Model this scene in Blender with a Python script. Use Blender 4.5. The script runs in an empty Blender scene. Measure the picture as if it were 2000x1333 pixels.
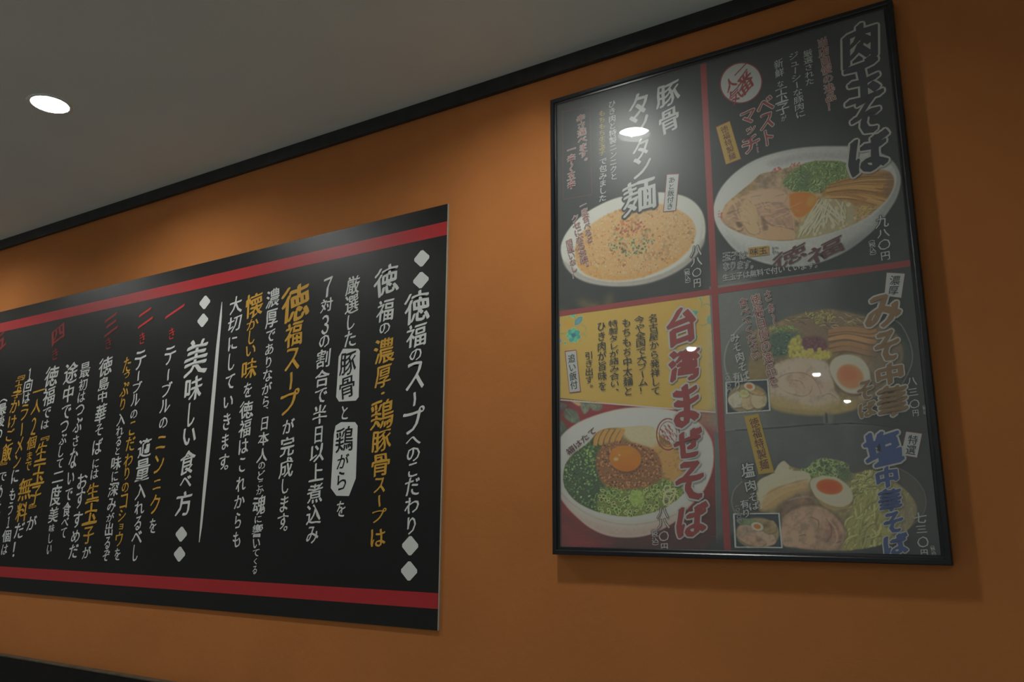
import bpy, math, random
import numpy as np
from mathutils import Matrix, Vector

random.seed(7)
RNG = np.random.RandomState(11)
SC = bpy.context.scene
COL = SC.collection

# ------------------------------------------------------------------ camera
F_PX = 1597.46                                   # focal length for a 2000 px wide frame
CAM = np.array([0.71628, -1.30996, -0.81595])
ROT = np.array([[0.8501, 0.5265, 0.0054], [-0.1097, 0.1871, -0.9762], [-0.515, 0.8293, 0.2168]])
_w = np.array([1.313719590232496, 0.37866791830413676, -0.46291014274656167])
_t = np.linalg.norm(_w); _k = _w / _t
_K = np.array([[0, -_k[2], _k[1]], [_k[2], 0, -_k[0]], [-_k[1], _k[0], 0]])
ROT = np.eye(3) + math.sin(_t) * _K + (1 - math.cos(_t)) * _K @ _K   # rows: image right, image down, forward
cam_data = bpy.data.cameras.new('camera')
cam_data.sensor_fit = 'HORIZONTAL'; cam_data.sensor_width = 36.0
cam_data.lens = F_PX / 2000 * 36.0
cam_data.clip_start = 0.02
cam = bpy.data.objects.new('camera', cam_data); COL.objects.link(cam)
m3 = Matrix((ROT[0], -ROT[1], -ROT[2])).transposed()
cam.matrix_world = Matrix.Translation(Vector(CAM)) @ m3.to_4x4()
SC.camera = cam

# ------------------------------------------------------------------ world, exposure
world = bpy.data.worlds.new('world'); SC.world = world
world.use_nodes = True
world.node_tree.nodes['Background'].inputs[0].default_value = (0.02, 0.02, 0.022, 1)
SC.view_settings.view_transform = 'Standard'
SC.view_settings.look = 'None'
SC.view_settings.gamma = 1.0
SC.view_settings.use_curve_mapping = False
SC.view_settings.exposure = 0.0
LAMP_POWER = 250.0            # radiance of the downlight diffusers
GLASS_GAIN, GLASS_FILM, GLASS_FILM_ROUGH, GLASS_DUST = 1.35, 0.8, 0.38, 0.09
GAIN = dict(tl=2.0, tr=2.5, bl=2.8, br=2.2, br2=2.4)   # print density of each panel

CEIL = 0.093                 # heights are measured from the top of the poster frame
FLOOR = -2.32
BACK = -6.6
LEFT, RIGHT = -4.6, 2.6


def wall(x, y, depth=0.0):
    """measured photograph point -> (x, z) on the wall plane at the given depth in front of it"""
    d = ROT.T @ np.array([(x - 1000) / F_PX, (y - 666.5) / F_PX, 1.0])
    t = (-depth - CAM[1]) / d[1]
    p = CAM + t * d
    return np.array([p[0], p[2]])


# ------------------------------------------------------------------ materials
def lin(c):
    c = np.asarray(c, float) / 255.0
    return np.where(c <= 0.04045, c / 12.92, ((c + 0.055) / 1.055) ** 2.4)


MATS = {}


def mat(name, color, rough=0.6, spec=0.5, metallic=0.0, noise=None, bump=None, coat=0.0, emit=None):
    if name in MATS: return MATS[name]
    m = bpy.data.materials.new(name); m.use_nodes = True
    nt = m.node_tree; b = nt.nodes['Principled BSDF']
    b.inputs['Base Color'].default_value = (*color, 1)
    b.inputs['Roughness'].default_value = rough
    b.inputs['Specular IOR Level'].default_value = spec
    b.inputs['Metallic'].default_value = metallic
    b.inputs['Coat Weight'].default_value = coat
    tc = nt.nodes.new('ShaderNodeTexCoord')
    if noise:
        sc, amt = noise
        n = nt.nodes.new('ShaderNodeTexNoise'); n.inputs['Scale'].default_value = sc; n.inputs['Detail'].default_value = 6
        r = nt.nodes.new('ShaderNodeValToRGB')
        r.color_ramp.elements[0].position = 0.3; r.color_ramp.elements[1].position = 0.7
        r.color_ramp.elements[0].color = (*[c * (1 - amt) for c in color], 1)
        r.color_ramp.elements[1].color = (*[min(1, c * (1 + amt)) for c in color], 1)
        nt.links.new(tc.outputs['Object'], n.inputs['Vector'])
        nt.links.new(n.outputs['Fac'], r.inputs['Fac']); nt.links.new(r.outputs['Color'], b.inputs['Base Color'])
    if bump:
        sc, st = bump
        n = nt.nodes.new('ShaderNodeTexNoise'); n.inputs['Scale'].default_value = sc; n.inputs['Detail'].default_value = 8
        bp = nt.nodes.new('ShaderNodeBump'); bp.inputs['Strength'].default_value = st; bp.inputs['Distance'].default_value = 0.002
        nt.links.new(tc.outputs['Object'], n.inputs['Vector'])
        nt.links.new(n.outputs['Fac'], bp.inputs['Height']); nt.links.new(bp.outputs['Normal'], b.inputs['Normal'])
    if emit:
        b.inputs['Emission Color'].default_value = (*emit[0], 1); b.inputs['Emission Strength'].default_value = emit[1]
    MATS[name] = m
    return m


M_WALL = mat('orange_wall_paint', (0.56, 0.206, 0.062), 0.8, 0.12, noise=(7, 0.05), bump=(90, 0.25))
M_CEIL = mat('white_ceiling_paint', (0.74, 0.78, 0.76), 0.9, 0.2, noise=(3, 0.03), bump=(140, 0.2))
M_TRIM = mat('black_painted_wood', (0.028, 0.029, 0.030), 0.5, 0.4, noise=(30, 0.25))
M_DADO = mat('dark_wainscot', (0.009, 0.0075, 0.006), 0.6, 0.2, noise=(25, 0.3))
M_DADOTOP = mat('worn_rail_edge', (0.10, 0.075, 0.05), 0.6, 0.3, noise=(40, 0.3))
M_FLOOR = mat('grey_floor', (0.54, 0.53, 0.50), 0.5, 0.4, noise=(5, 0.25))
M_PLASTER = mat('pale_plaster', (0.72, 0.76, 0.78), 0.85, 0.2, noise=(4, 0.08))
M_RING = mat('white_enamel', (0.8, 0.8, 0.78), 0.35, 0.5)
M_REFL = mat('polished_reflector', (0.93, 0.93, 0.92), 0.3, 0.5)
M_LENS = mat('lamp_diffuser', (0.9, 0.9, 0.88), 0.4, 0.3, emit=((0.97, 1.0, 0.94), LAMP_POWER))
M_BOARD = mat('black_print', (0.006, 0.006, 0.0065), 0.43, 0.42, noise=(60, 0.06))
M_BOARDEDGE = mat('board_edge', (0.48, 0.42, 0.33), 0.8, 0.2)
M_STRIPE = mat('red_print', (0.47, 0.022, 0.028), 0.42, 0.5)
M_WHITE = mat('white_print', (0.80, 0.81, 0.79), 0.45, 0.4)
M_GOLD = mat('gold_print', (0.74, 0.40, 0.055), 0.45, 0.4)
M_REDINK = mat('bright_red_print', (0.66, 0.030, 0.026), 0.45, 0.4)
M_FRAME = mat('black_frame_lacquer', (0.014, 0.014, 0.018), 0.28, 0.5)


# ------------------------------------------------------------------ mesh helpers
def setp(o, label=None, cat=None, group=None, kind=None):
    if label: o['label'] = label
    if cat: o['category'] = cat
    if group: o['group'] = group
    if kind: o['kind'] = kind
    return o


def empty(name, loc, **k):
    o = bpy.data.objects.new(name, None); COL.objects.link(o); o.location = loc
    o.empty_display_size = 0.05
    return setp(o, **k)


def mesh(name, verts, faces, m, parent=None, smooth=False):
    """one mesh object from world-space vertices"""
    v = np.asarray(verts, float).reshape(-1, 3)
    off = np.array(parent.location) if parent else np.zeros(3)
    o_par = parent
    while o_par is not None and o_par.parent is not None:
        o_par = o_par.parent; off = off + np.array(o_par.location)
    if parent is None:
        c = (v.min(0) + v.max(0)) / 2
        off = c
    me = bpy.data.meshes.new(name)
    me.from_pydata((v - off).tolist(), [], faces); me.update()
    for mm in (m if isinstance(m, (list, tuple)) else [m]): me.materials.append(mm)
    if smooth:
        for p in me.polygons: p.use_smooth = True
    o = bpy.data.objects.new(name, me); COL.objects.link(o)
    if parent: o.parent = parent
    else: o.location = off
    return o


def box_vf(x0, x1, y0, y1, z0, z1):
    v = [(x, y, z) for x in (x0, x1) for y in (y0, y1) for z in (z0, z1)]
    f = [(0, 1, 3, 2), (4, 6, 7, 5), (0, 4, 5, 1), (2, 3, 7, 6), (0, 2, 6, 4), (1, 5, 7, 3)]
    return v, f


def box(name, b, m, parent=None, bevel=0.0):
    o = mesh(name, *box_vf(*b), m, parent)
    if bevel:
        md = o.modifiers.new('bevel', 'BEVEL'); md.width = bevel; md.segments = 2
    return o


def lathe(prof, cx, cy, n=48):
    """profile of (radius, z), around a vertical axis"""
    v = []; f = []
    for r, z in prof:
        for i in range(n):
            a = 2 * math.pi * i / n
            v.append((cx + r * math.cos(a), cy + r * math.sin(a), z))
    for j in range(len(prof) - 1):
        for i in range(n):
            k = (i + 1) % n
            f.append((j * n + i, j * n + k, (j + 1) * n + k, (j + 1) * n + i))
    return v, f


# ------------------------------------------------------------------ the room
setp(box('wall_back', (LEFT, RIGHT, 0.0, 0.12, FLOOR, CEIL), M_WALL), kind='structure')
setp(box('wall_front', (LEFT, RIGHT, BACK - 0.12, BACK, FLOOR, CEIL), M_PLASTER), kind='structure')
setp(box('wall_left', (LEFT - 0.12, LEFT, BACK - 0.12, 0.12, FLOOR, CEIL), M_PLASTER), kind='structure')
setp(box('wall_right', (RIGHT, RIGHT + 0.12, BACK - 0.12, 0.12, FLOOR, CEIL), M_PLASTER), kind='structure')
setp(box('floor', (LEFT - 0.12, RIGHT + 0.12, BACK - 0.12, 0.12, FLOOR - 0.1, FLOOR), M_FLOOR), kind='structure')
setp(box('trim_1', (LEFT, RIGHT, -0.012, 0.0, CEIL - 0.032, CEIL), M_TRIM, bevel=0.0012), kind='structure')
RAILZ = -1.180
setp(box('trim_2', (LEFT, RIGHT, -0.020, 0.0, FLOOR, RAILZ - 0.004), M_DADO), kind='structure')
setp(box('trim_3', (LEFT, RIGHT, -0.021, 0.0, RAILZ - 0.004, RAILZ), M_DADOTOP, bevel=0.001), kind='structure')

LAMPS = [
    (-1.047, -0.4355, 'white round ceiling downlight at the upper left, its disc facing the camera', 1.0),
    (0.011, -0.4045, 'ceiling downlight above the frame, seen as the large reflection on the framed menu glass', 1.0),
    (-0.713, -2.824, 'far ceiling downlight reflected beside the yellow panel of the framed menu', 0.2),
    (-0.310, -3.947, 'far ceiling downlight reflected over the sliced pork picture in the framed menu', 0.2),
    (-0.357, -5.231, 'farthest ceiling downlight, the small low reflection right of centre in the framed menu', 0.2),
]
for x_, y_ in ((-2.10, -0.42), (-3.15, -0.42), (-1.90, -1.65), (1.25, -1.9), (-2.60, -2.82), (1.35, -2.82), (-3.10, -3.95), (1.35, -3.95), (0.9, -5.2), (-3.9, -5.2), (1.9, -5.2)):  # unseen downlights added to raise the ambient light of the room
    LAMPS.append((x_, y_, 'round ceiling downlight farther along the room, outside the photograph', 1.0))
R_IN = 0.0385
ceiling = setp(box('ceiling', (LEFT - 0.12, RIGHT + 0.12, BACK - 0.12, 0.12, CEIL, CEIL + 0.1), M_CEIL), kind='structure')
v_, f_ = [], []
for lx, ly, _l, _k2 in LAMPS:                     # round cut-outs that hold the fittings
    n0 = len(v_); N = 40; r = R_IN + 0.004
    for z_ in (CEIL - 0.02, CEIL + 0.045):
        v_ += [(lx + r * math.cos(2 * math.pi * i / N), ly + r * math.sin(2 * math.pi * i / N), z_) for i in range(N)]
    f_ += [tuple(n0 + i for i in range(N))[::-1], tuple(n0 + N + i for i in range(N))]
    f_ += [(n0 + i, n0 + (i + 1) % N, n0 + N + (i + 1) % N, n0 + N + i) for i in range(N)]
cutter = mesh('cutter', v_, f_, M_CEIL)
md = ceiling.modifiers.new('holes', 'BOOLEAN'); md.operation = 'DIFFERENCE'; md.object = cutter; md.solver = 'EXACT'
bpy.context.view_layer.update()
new = bpy.data.meshes.new_from_object(ceiling.evaluated_get(bpy.context.evaluated_depsgraph_get()))
ceiling.modifiers.clear(); ceiling.data = new; bpy.data.objects.remove(cutter)


def downlight(x, y, label, k):
    t = empty('ceiling_downlight', (x, y, CEIL), label=label, cat='ceiling light', group='round ceiling downlights')
    z = CEIL; DEPTH = 0.0135 * k
    v, f = lathe([(R_IN + 0.008, z - 0.0001), (R_IN + 0.007, z - 0.0018), (R_IN + 0.003, z - 0.0022), (R_IN, z - 0.0014)], x, y)
    mesh('trim_ring', v, f, M_RING, t, smooth=True)
    v, f = lathe([(R_IN, z - 0.0014), (R_IN - 0.0005, z + DEPTH + 0.002)], x, y)
    mesh('reflector', v, f, M_REFL, t, smooth=True)
    if k < 1.0:                                     # the far fittings have a bowl-shaped frosted cover
        prof = [(R_IN - 0.0006, z + 0.001), (R_IN * 0.64, z - 0.001)]
        mesh('cover_plate', *lathe(prof, x, y), M_RING, t, smooth=True)
        prof = [(R_IN * 0.64 * math.cos(q), z - 0.001 - 0.016 * math.sin(q)) for q in np.linspace(0, 1.55, 9)]
        mesh('diffuser', *lathe(prof, x, y), M_LENS, t, smooth=True)
        return t
    v, f = lathe([(R_IN - 0.0006, z + DEPTH), (R_IN * 0.5, z + DEPTH - 0.0008), (0.0006, z + DEPTH - 0.0012)], x, y)
    mesh('diffuser', v, f, M_LENS, t, smooth=True)
    return t


for a in LAMPS: downlight(*a)

# ------------------------------------------------------------------ lettering
GLYPHS = {}
_cu = bpy.data.curves.new('type', 'FONT'); _cu.size = 1.0; _cu.resolution_u = 2; _cu.offset = -0.006
_to = bpy.data.objects.new('type', _cu); COL.objects.link(_to)


def glyph(ch):
    if ch in GLYPHS: return GLYPHS[ch]
    _cu.body = ch
    dg = bpy.context.evaluated_depsgraph_get()
    ev = _to.evaluated_get(dg); me = ev.to_mesh()
    v = np.array([p.co[:2] for p in me.vertices]).reshape(-1, 2)
    f = [tuple(p.vertices) for p in me.polygons]
    ev.to_mesh_clear()
    if len(v):
        v = v - np.array([0.5, 0.38])             # centre of the em box
        if ch in '!1234567890': v[:, 0] += 0.5 - 0.28
    GLYPHS[ch] = (v, f)
    return GLYPHS[ch]


ROTATED = set('ー〜「」『』（）()')
LOOSE = set('一二三ニ、。・ーへ〜『』「」（）！っッょョ')


class Print:
    """collects flat shapes lying on the wall plane; every build() makes one part"""
    def __init__(self): self.v = []; self.f = []; self.n = 0

    def add(self, v2, faces, depth):
        for p in v2: self.v.append((p[0], -depth, p[1]))
        self.f += [tuple(i + self.n for i in q) for q in faces]
        self.n += len(v2)

    def build(self, name, m, parent, label=None):
        if not self.v: return None
        o = mesh(name, self.v, self.f, m, parent)
        if label: o['label'] = label
        return o


def char_into(pr, ch, c, ax, ay, w, h, depth, bold, vertical, tight, skew=0.10, seed=0, ring=0.0):
    """c centre, ax/ay unit axes (right, up) in wall coordinates, w/h cell size"""
    v, f = glyph(ch)
    if not len(v): return
    v = v.copy()
    if vertical and ch in ROTATED:
        v = np.stack([v[:, 1], -v[:, 0]], 1)
        if ch in 'ー〜': v[:, 0] *= 1.0
    if vertical and ch in '、。':
        v = v + np.array([0.55, 0.45])
    if vertical and ch in 'っッょョ':
        v = v + np.array([0.08, 0.08])
    lo, hi = v.min(0), v.max(0)
    if tight and ch not in LOOSE:
        s = np.maximum(hi - lo, 0.35)
        v = (v - (lo + hi) / 2)
        v[:, 1] *= 0.98 / s[1]
        v[:, 0] *= min(1.12, 0.98 / s[0])
    else:
        v = v * 1.06
    # hand-brushed irregularity: strokes lean up to the right and waver a little
    ph = seed * 1.7
    v = v + 0.022 * np.stack([np.sin(7 * v[:, 1] + ph), 1.2 * np.sin(6.5 * v[:, 0] + ph * 1.3)], 1)
    v[:, 0] += 0.05 * math.sin(ph * 2.1) * v[:, 1]
    v[:, 1] += skew * v[:, 0] * (w / max(h, 1e-6)) * 0.9
    P = c + np.outer(v[:, 0] * w, ax) + np.outer(v[:, 1] * h, ay)
    em = math.sqrt(w * h)
    # a flat brush held at a slant: strokes across it come out broad, strokes along it thin
    r = bold * em * 1.25; ca, sa = math.cos(0.62), math.sin(0.62)
    shifts = [(t * r * ca, t * r * sa) for t in (-1.0, -0.5, 0.0, 0.5, 1.0)] if r > 0 else [(0, 0)]
    shifts += [(0.30 * r * sa, -0.30 * r * ca), (-0.30 * r * sa, 0.30 * r * ca)] if r > 0 else []
    if ring > 0:
        q = ring * em; base = [(0, 0), (r * ca, r * sa), (-r * ca, -r * sa)]
        shifts = [(bx + q * math.cos(i * 0.6283), by + q * math.sin(i * 0.6283)) for bx, by in base for i in range(10)] + \
                 [(0.5 * q * math.cos(i * 1.5708), 0.5 * q * math.sin(i * 1.5708)) for i in range(4)]
    for k, s in enumerate(shifts):                # each pass a few microns prouder, so no faces coincide
        pr.add(P + s[0] * ax + s[1] * ay, f, depth + 7e-6 * k + 4e-6 * (seed % 2))


def column(pr, text, p0, p1, w, depth, bold=0.02, cells=None, skew=0.10, fill=0.96, ring=0.0):
    """vertical line of writing from p0 (top) to p1 (bottom); cells = measured (top, bottom[, width]) of each character"""
    A = wall(*p0, depth); B = wall(*p1, depth)
    ay = (A - B) / np.linalg.norm(A - B); ax = np.array([ay[1], -ay[0]])
    xm = (p0[0] + p1[0]) / 2; ym = (p0[1] + p1[1]) / 2

    def width(px, x, y):
        return np.linalg.norm(wall(x + px / 2, y, depth) - wall(x - px / 2, y, depth))
    n = len(text)
    for i, ch in enumerate(text):
        if ch == ' ': continue
        if cells:
            c = cells[i]
            ya, yb = c[0], c[1]; ww = c[2] if len(c) > 2 else w
        else:
            ya = p0[1] + (p1[1] - p0[1]) * i / n; yb = p0[1] + (p1[1] - p0[1]) * (i + 1) / n; ww = w
        fa = (ya - p0[1]) / (p1[1] - p0[1]); fb = (yb - p0[1]) / (p1[1] - p0[1])
        a = wall(p0[0] + (p1[0] - p0[0]) * fa, ya, depth); b = wall(p0[0] + (p1[0] - p0[0]) * fb, yb, depth)
        h = np.linalg.norm(a - b) * (1.0 if cells else fill)
        char_into(pr, ch, (a + b) / 2, ax, ay, width(ww, xm, (ya + yb) / 2), h, depth, bold, True, bool(cells), skew, seed=i + len(text), ring=ring)


def row(pr, text, p0, p1, h, depth, bold=0.02, skew=0.05, ring=0.0):
    """horizontal line of writing from p0 (left) to p1 (right)"""
    A = wall(*p0, depth); B = wall(*p1, depth)
    ax = (B - A) / np.linalg.norm(B - A); ay = np.array([-ax[1], ax[0]])
    n = len(text); L = np.linalg.norm(B - A) / n
    xm, ym = (p0[0] + p1[0]) / 2, (p0[1] + p1[1]) / 2
    hh = np.linalg.norm(wall(xm, ym - h / 2, depth) - wall(xm, ym + h / 2, depth))
    for i, ch in enumerate(text):
        char_into(pr, ch, A + ax * L * (i + 0.5), ax, ay, L * 0.98, hh, depth, bold, False, False, skew, seed=i + n, ring=ring)


def poly(pr, pts, depth):
    v = np.array([wall(x, y, depth) for x, y in pts])
    pr.add(v, [tuple(range(len(v)))], depth)


def diamond(pr, cx, cy, w, h, depth):
    c = wall(cx, cy, depth)
    hw = np.linalg.norm(wall(cx + w / 2, cy, depth) - wall(cx - w / 2, cy, depth)) / 2
    hh = np.linalg.norm(wall(cx, cy + h / 2, depth) - wall(cx, cy - h / 2, depth)) / 2
    v = []
    for k, (dx, dz) in enumerate([(0, 1), (1, 0), (0, -1), (-1, 0)]):      # blunt brush corners
        for s in (-0.13, 0.13):
            tx, tz = (s, -abs(s) * dz) if dx == 0 else (-abs(s) * dx, s)
            if k in (1, 2): tx, tz = (tx, -tz) if dx else (-tx, tz)
            v.append((c[0] + (dx + tx) * hw, c[1] + (dz + tz) * hh))
    pr.add(np.array(v), [tuple(range(8))], depth)


# ------------------------------------------------------------------ long black sign board
BX1, BX0, BZ1, BZ0, BD = -0.2564, -2.45, -0.1594, -1.0156, 0.004
sign = empty('sign_board', ((BX0 + BX1) / 2, 0, BZ0),
             label='long black wall sign with red bands and brush lettering, left of the frame', cat='sign')
box('board', (BX0, BX1, -BD, -0.0002, BZ0, BZ1), M_BOARD, sign)
box('board_edge', (BX1, BX1 + 0.0022, -BD, -0.0002, BZ0, BZ1), M_BOARDEDGE, sign)
for z0, z1 in ((-0.2285, -0.1985), (-0.9768, -0.9480)):
    box('red_band', (BX0, BX1 - 0.0003, -BD - 0.0003, -BD, z0, z1), M_STRIPE, sign)
D = BD + 0.0005


def lettering(name, m, label, *cols):
    for c in cols:
        pr = Print()
        c = dict(c); column(pr, c['t'], c['a'], c['b'], c['w'], D, c.get('bold', 0.028), c.get('c'), c.get('skew', 0.12))
        pr.build('lettering', m, sign, label)


def C(t, a, b, w, c=None, **k): return dict(t=t, a=a, b=b, w=w, c=c, **k)


def line_x(a, b, y): return a[0] + (b[0] - a[0]) * (y - a[1]) / (b[1] - a[1])


def sub(t, a, b, w, c, **k):
    """a run inside the measured column axis a-b, starting and ending at its own cells"""
    y0, y1 = c[0][0], c[-1][1]
    return C(t, (line_x(a, b, y0), y0), (line_x(a, b, y1), y1), w, c, **k)


def diamonds(lst):
    for x, y, w, h in lst:
        pr = Print(); diamond(pr, x, y, w, h, D)
        pr.build('diamond_mark', M_WHITE, sign)


a, b = (815, 575), (803, 1045)
lettering('l', M_WHITE, None, sub('徳福のスープへのこだわり', a, b, 37, [(570, 630, 48), (634, 678, 38), (682, 704, 25), (708, 760, 38), (764, 795, 34), (797, 846, 42), (848, 872, 30), (874, 901, 27), (905, 932, 24), (934, 968, 28), (972, 1003, 28), (1010, 1044, 24)]))
diamonds([(823.7, 505, 33, 36), (822, 547.5, 34, 36), (801, 1066.6, 36, 43), (799, 1116, 36, 43)])
a, b = (755, 520), (738, 1068)
lettering('l', M_WHITE, None, sub('徳福の', a, b, 35, [(520, 576, 45), (586, 628, 32), (631, 652, 22)]))
lettering('l', M_GOLD, 'gold lettering', sub('濃厚・鶏豚骨スープは', a, b, 32, [(661, 710, 37), (715, 756, 30), (760, 778), (781, 838, 43), (841, 882, 37), (887, 930, 36), (934, 963, 24), (966, 992, 26), (994, 1021, 28), (1034, 1068, 30)]))
a, b = (690, 539), (666, 1012)
lettering('l', M_WHITE, None, sub('厳選した', a, b, 24, [(540, 575, 25), (577, 612, 25), (614, 644, 18), (647, 677, 24)]),
          C('と', (674, 793), (673, 820), 16, [(793, 820)]), C('を', (667, 980), (665, 1010), 18, [(980, 1010)]))
for pts, t, cells, ax_ in (([(670, 681.5), (700, 681.5), (703, 686), (700.5, 776), (695, 783), (662, 785), (656.5, 776), (661.5, 697)], '豚骨', [(689, 732, 31), (736, 778, 30)], ((680, 689), (677, 778))),
                           ([(655.5, 832), (666, 825), (693.5, 825), (698.5, 832), (695, 935), (681.5, 969.5), (657, 969), (646, 954), (652, 849)], '鶏がら', [(835, 883, 33), (887, 916, 22), (921, 958, 22)], ((674, 835), (666, 958)))):
    pr = Print(); poly(pr, pts, D); pr.build('white_patch', M_WHITE, sign)
    pr = Print(); column(pr, t, ax_[0], ax_[1], 30, D + 0.0003, 0.022, cells)
    pr.build('lettering', M_BOARD, sign, 'black lettering on a white patch')
a, b = (641, 545), (609, 1062)
lettering('l', M_WHITE, None, sub('７対３の割合で半日以上煮込み', a, b, 26, [(543, 580, 26), (583, 609, 22), (615, 653, 21), (655, 679, 21), (683, 718, 26), (722, 756, 27), (760, 788, 24), (792, 829, 27), (834, 866, 19), (868, 902, 28), (906, 940, 28), (945, 983, 29), (986, 1024, 28), (1029, 1062, 23)]))
a, b = (579, 556), (552, 1035)
lettering('l', M_GOLD, 'gold lettering', sub('徳福スープ', a, b, 34, [(557, 627, 52), (629, 676, 32), (681, 723, 30), (724, 763, 28), (762, 808, 36)], bold=0.036))
lettering('l', M_WHITE, None, sub('が完成します。', a, b, 24, [(819, 847, 22), (853, 892, 26), (895, 933, 26), (936, 965, 16), (969, 1000, 19), (1004, 1034, 22), (1024, 1052, 22)]))
a, b = (534, 566), (497, 1122)
lettering('l', M_WHITE, None, sub('濃厚でありながら、日本人のどこか魂に響いてくる', a, b, 20,
          [(565, 600, 24), (605, 640, 22), (645, 668, 18), (672, 693, 17), (697, 719, 15), (721, 745, 18), (748, 770, 18), (774, 795, 15), (794, 806, 12), (815, 840, 16), (844, 870, 20), (876, 903, 20), (903, 917, 14), (920, 938, 15), (940, 952, 12), (953, 966, 14), (968, 1006, 24), (1008, 1022, 15), (1025, 1050, 20), (1053, 1071, 15), (1074, 1088, 14), (1091, 1103, 10), (1106, 1122, 10)]))
a, b = (498, 573), (461, 1070)
lettering('l', M_GOLD, 'gold lettering', sub('懐かしい味', a, b, 24, [(573, 620, 32), (623, 643, 22), (645, 673, 15), (675, 695, 20), (702, 740, 28)]))
lettering('l', M_WHITE, None, sub('を徳福はこれからも', a, b, 20, [(748, 777, 17), (784, 818, 25), (820, 854, 22), (858, 887, 19), (895, 922, 15), (931, 960, 18), (968, 993, 20), (1002, 1033, 15), (1039, 1070, 16)]))
a, b = (462, 578), (435, 925)
lettering('l', M_WHITE, None, sub('大切にしていきます。', a, b, 20, [(579, 613, 22), (618, 648, 25), (657, 684, 19), (691, 724, 15), (733, 761, 19), (774, 797, 20), (807, 840, 17), (848, 878, 16), (888, 918, 20), (906, 932, 22)]))
pr = Print()
v = []
for x, y, w in ((433.5, 590, 1.2), (431, 620, 4.2), (425, 680, 6), (418, 760, 7), (409, 860, 7.5), (399, 960, 6), (392.5, 1030, 4), (389, 1060, 1.5)):
    v += [wall(x - w / 2, y, D), wall(x + w / 2, y, D)]
pr.add(np.array(v), [(2 * i, 2 * i + 1, 2 * i + 3, 2 * i + 2) for i in range(7)], D)
pr.build('brushed_divider', M_WHITE, sign)
a, b = (386, 663), (357, 1008)
lettering('l', M_WHITE, None, sub('美味しい食べ方', a, b, 30, [(664, 733, 42), (736, 782, 31), (785, 834, 16), (836, 870, 26), (880, 927, 28), (930, 952, 22), (960, 1007, 30)], bold=0.034))
diamonds([(400, 591, 23, 29), (396, 626, 23, 29), (354, 1044, 25, 33), (350.6, 1083, 25, 33)])


def red_item(num, x, y, w, h, x2, y2, m):
    pr = Print()
    column(pr, num, (x, y - h / 2), (x, y + h / 2), w, D, 0.045, None, 0.20)
    pr.build('lettering', m, sign, 'red lettering'); pr = Print()
    column(pr, 'き', (x2, y2 - 12), (x2, y2 + 12), 13, D, 0.015, [(y2 - 11, y2 + 11)])
    pr.build('lettering', m, sign, 'red lettering')


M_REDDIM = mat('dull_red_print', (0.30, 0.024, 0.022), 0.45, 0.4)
red_item('一', 340.6, 609, 36, 32, 335.4, 652, M_REDINK)
red_item('二', 284, 619, 28, 34, 278, 661, M_REDINK)
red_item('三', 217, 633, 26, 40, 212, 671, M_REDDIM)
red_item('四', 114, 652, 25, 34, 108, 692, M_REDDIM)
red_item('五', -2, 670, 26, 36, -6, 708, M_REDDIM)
a, b = (334, 678), (297, 1043)
lettering('l', M_WHITE, None, sub('テーブルの', a, b, 20, [(678, 712, 22), (720, 746, 20), (747, 776, 20), (780, 806, 19), (816, 837, 17)]), sub('を', a, b, 15, [(1014, 1042, 14)]))
lettering('l', M_GOLD, 'gold lettering', sub('ニンニク', a, b, 19, [(845, 882, 20), (889, 925, 20), (932, 960, 17), (967, 1005, 20)]))
a, b = (284, 857), (263, 1097)
lettering('l', M_WHITE, None, sub('適量入れるべし', a, b, 22, [(857, 893, 24), (898, 940, 26), (945, 975, 20), (980, 1005, 18), (1009, 1036, 15), (1038, 1062, 20), (1065, 1097, 12)]))
a, b = (276, 686), (228, 1095)
lettering('l', M_WHITE, None, sub('テーブルの', a, b, 18, [(686, 722, 22), (724, 746, 18), (746, 768, 18), (769, 793, 16), (801, 818, 14)]), sub('を', a, b, 12, [(1072, 1095, 12)]))
lettering('l', M_GOLD, 'gold lettering', sub('こだわりのコショウ', a, b, 15, [(824, 851, 14), (854, 881, 17), (886, 911, 16), (913, 938, 13), (943, 962, 14), (966, 994, 17), (996, 1019, 15), (1020, 1037, 12), (1039, 1067, 16)]))
a, b = (250, 697), (206, 1097)
lettering('l', M_GOLD, 'gold lettering', sub('たっぷり', a, b, 14, [(698, 727, 15), (722, 742, 14), (747, 775, 16), (778, 802, 13)]))
lettering('l', M_WHITE, None, sub('入れると味に深みが出るぞ', a, b, 16, [(808, 831, 15), (833, 851, 14), (853, 872, 11), (874, 889, 10), (892, 918, 18), (921, 941, 13), (943, 970, 19), (973, 1000, 16), (1003, 1019, 14), (1021, 1047, 16), (1049, 1073, 12), (1075, 1097, 14)]))
a, b = (208, 697), (168, 1092)
lettering('l', M_WHITE, None, sub('徳島中華そばには', a, b, 18, [(698, 734, 25), (737, 763, 20), (765, 786, 18), (790, 826, 20), (829, 852, 16), (858, 888, 18), (897, 915, 13), (917, 936, 15)]), sub('が', a, b, 16, [(1068, 1091, 16)]))
lettering('l', M_GOLD, 'gold lettering', sub('生玉子', a, b, 24, [(944, 976, 22), (978, 1024, 28), (1030, 1062, 20)]))
a, b = (168, 708), (123, 1052)
lettering('l', M_WHITE, None, sub('最初はつぶさないで食べて', a, b, 15, [(708, 738, 18), (741, 763, 15), (766, 786, 14), (791, 812, 17), (816, 845, 16), (851, 872, 13), (876, 916, 16), (923, 947, 14), (955, 979, 14), (982, 1010, 15), (1012, 1029, 13), (1032, 1052, 12)]))
a, b = (163, 924), (142, 1092)
lettering('l', M_WHITE, None, sub('おすすめだ', a, b, 17, [(925, 955, 19), (957, 993, 17), (1000, 1032, 18), (1036, 1060, 17), (1064, 1091, 17)]))
a, b = (141, 708), (95, 1083)
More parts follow.
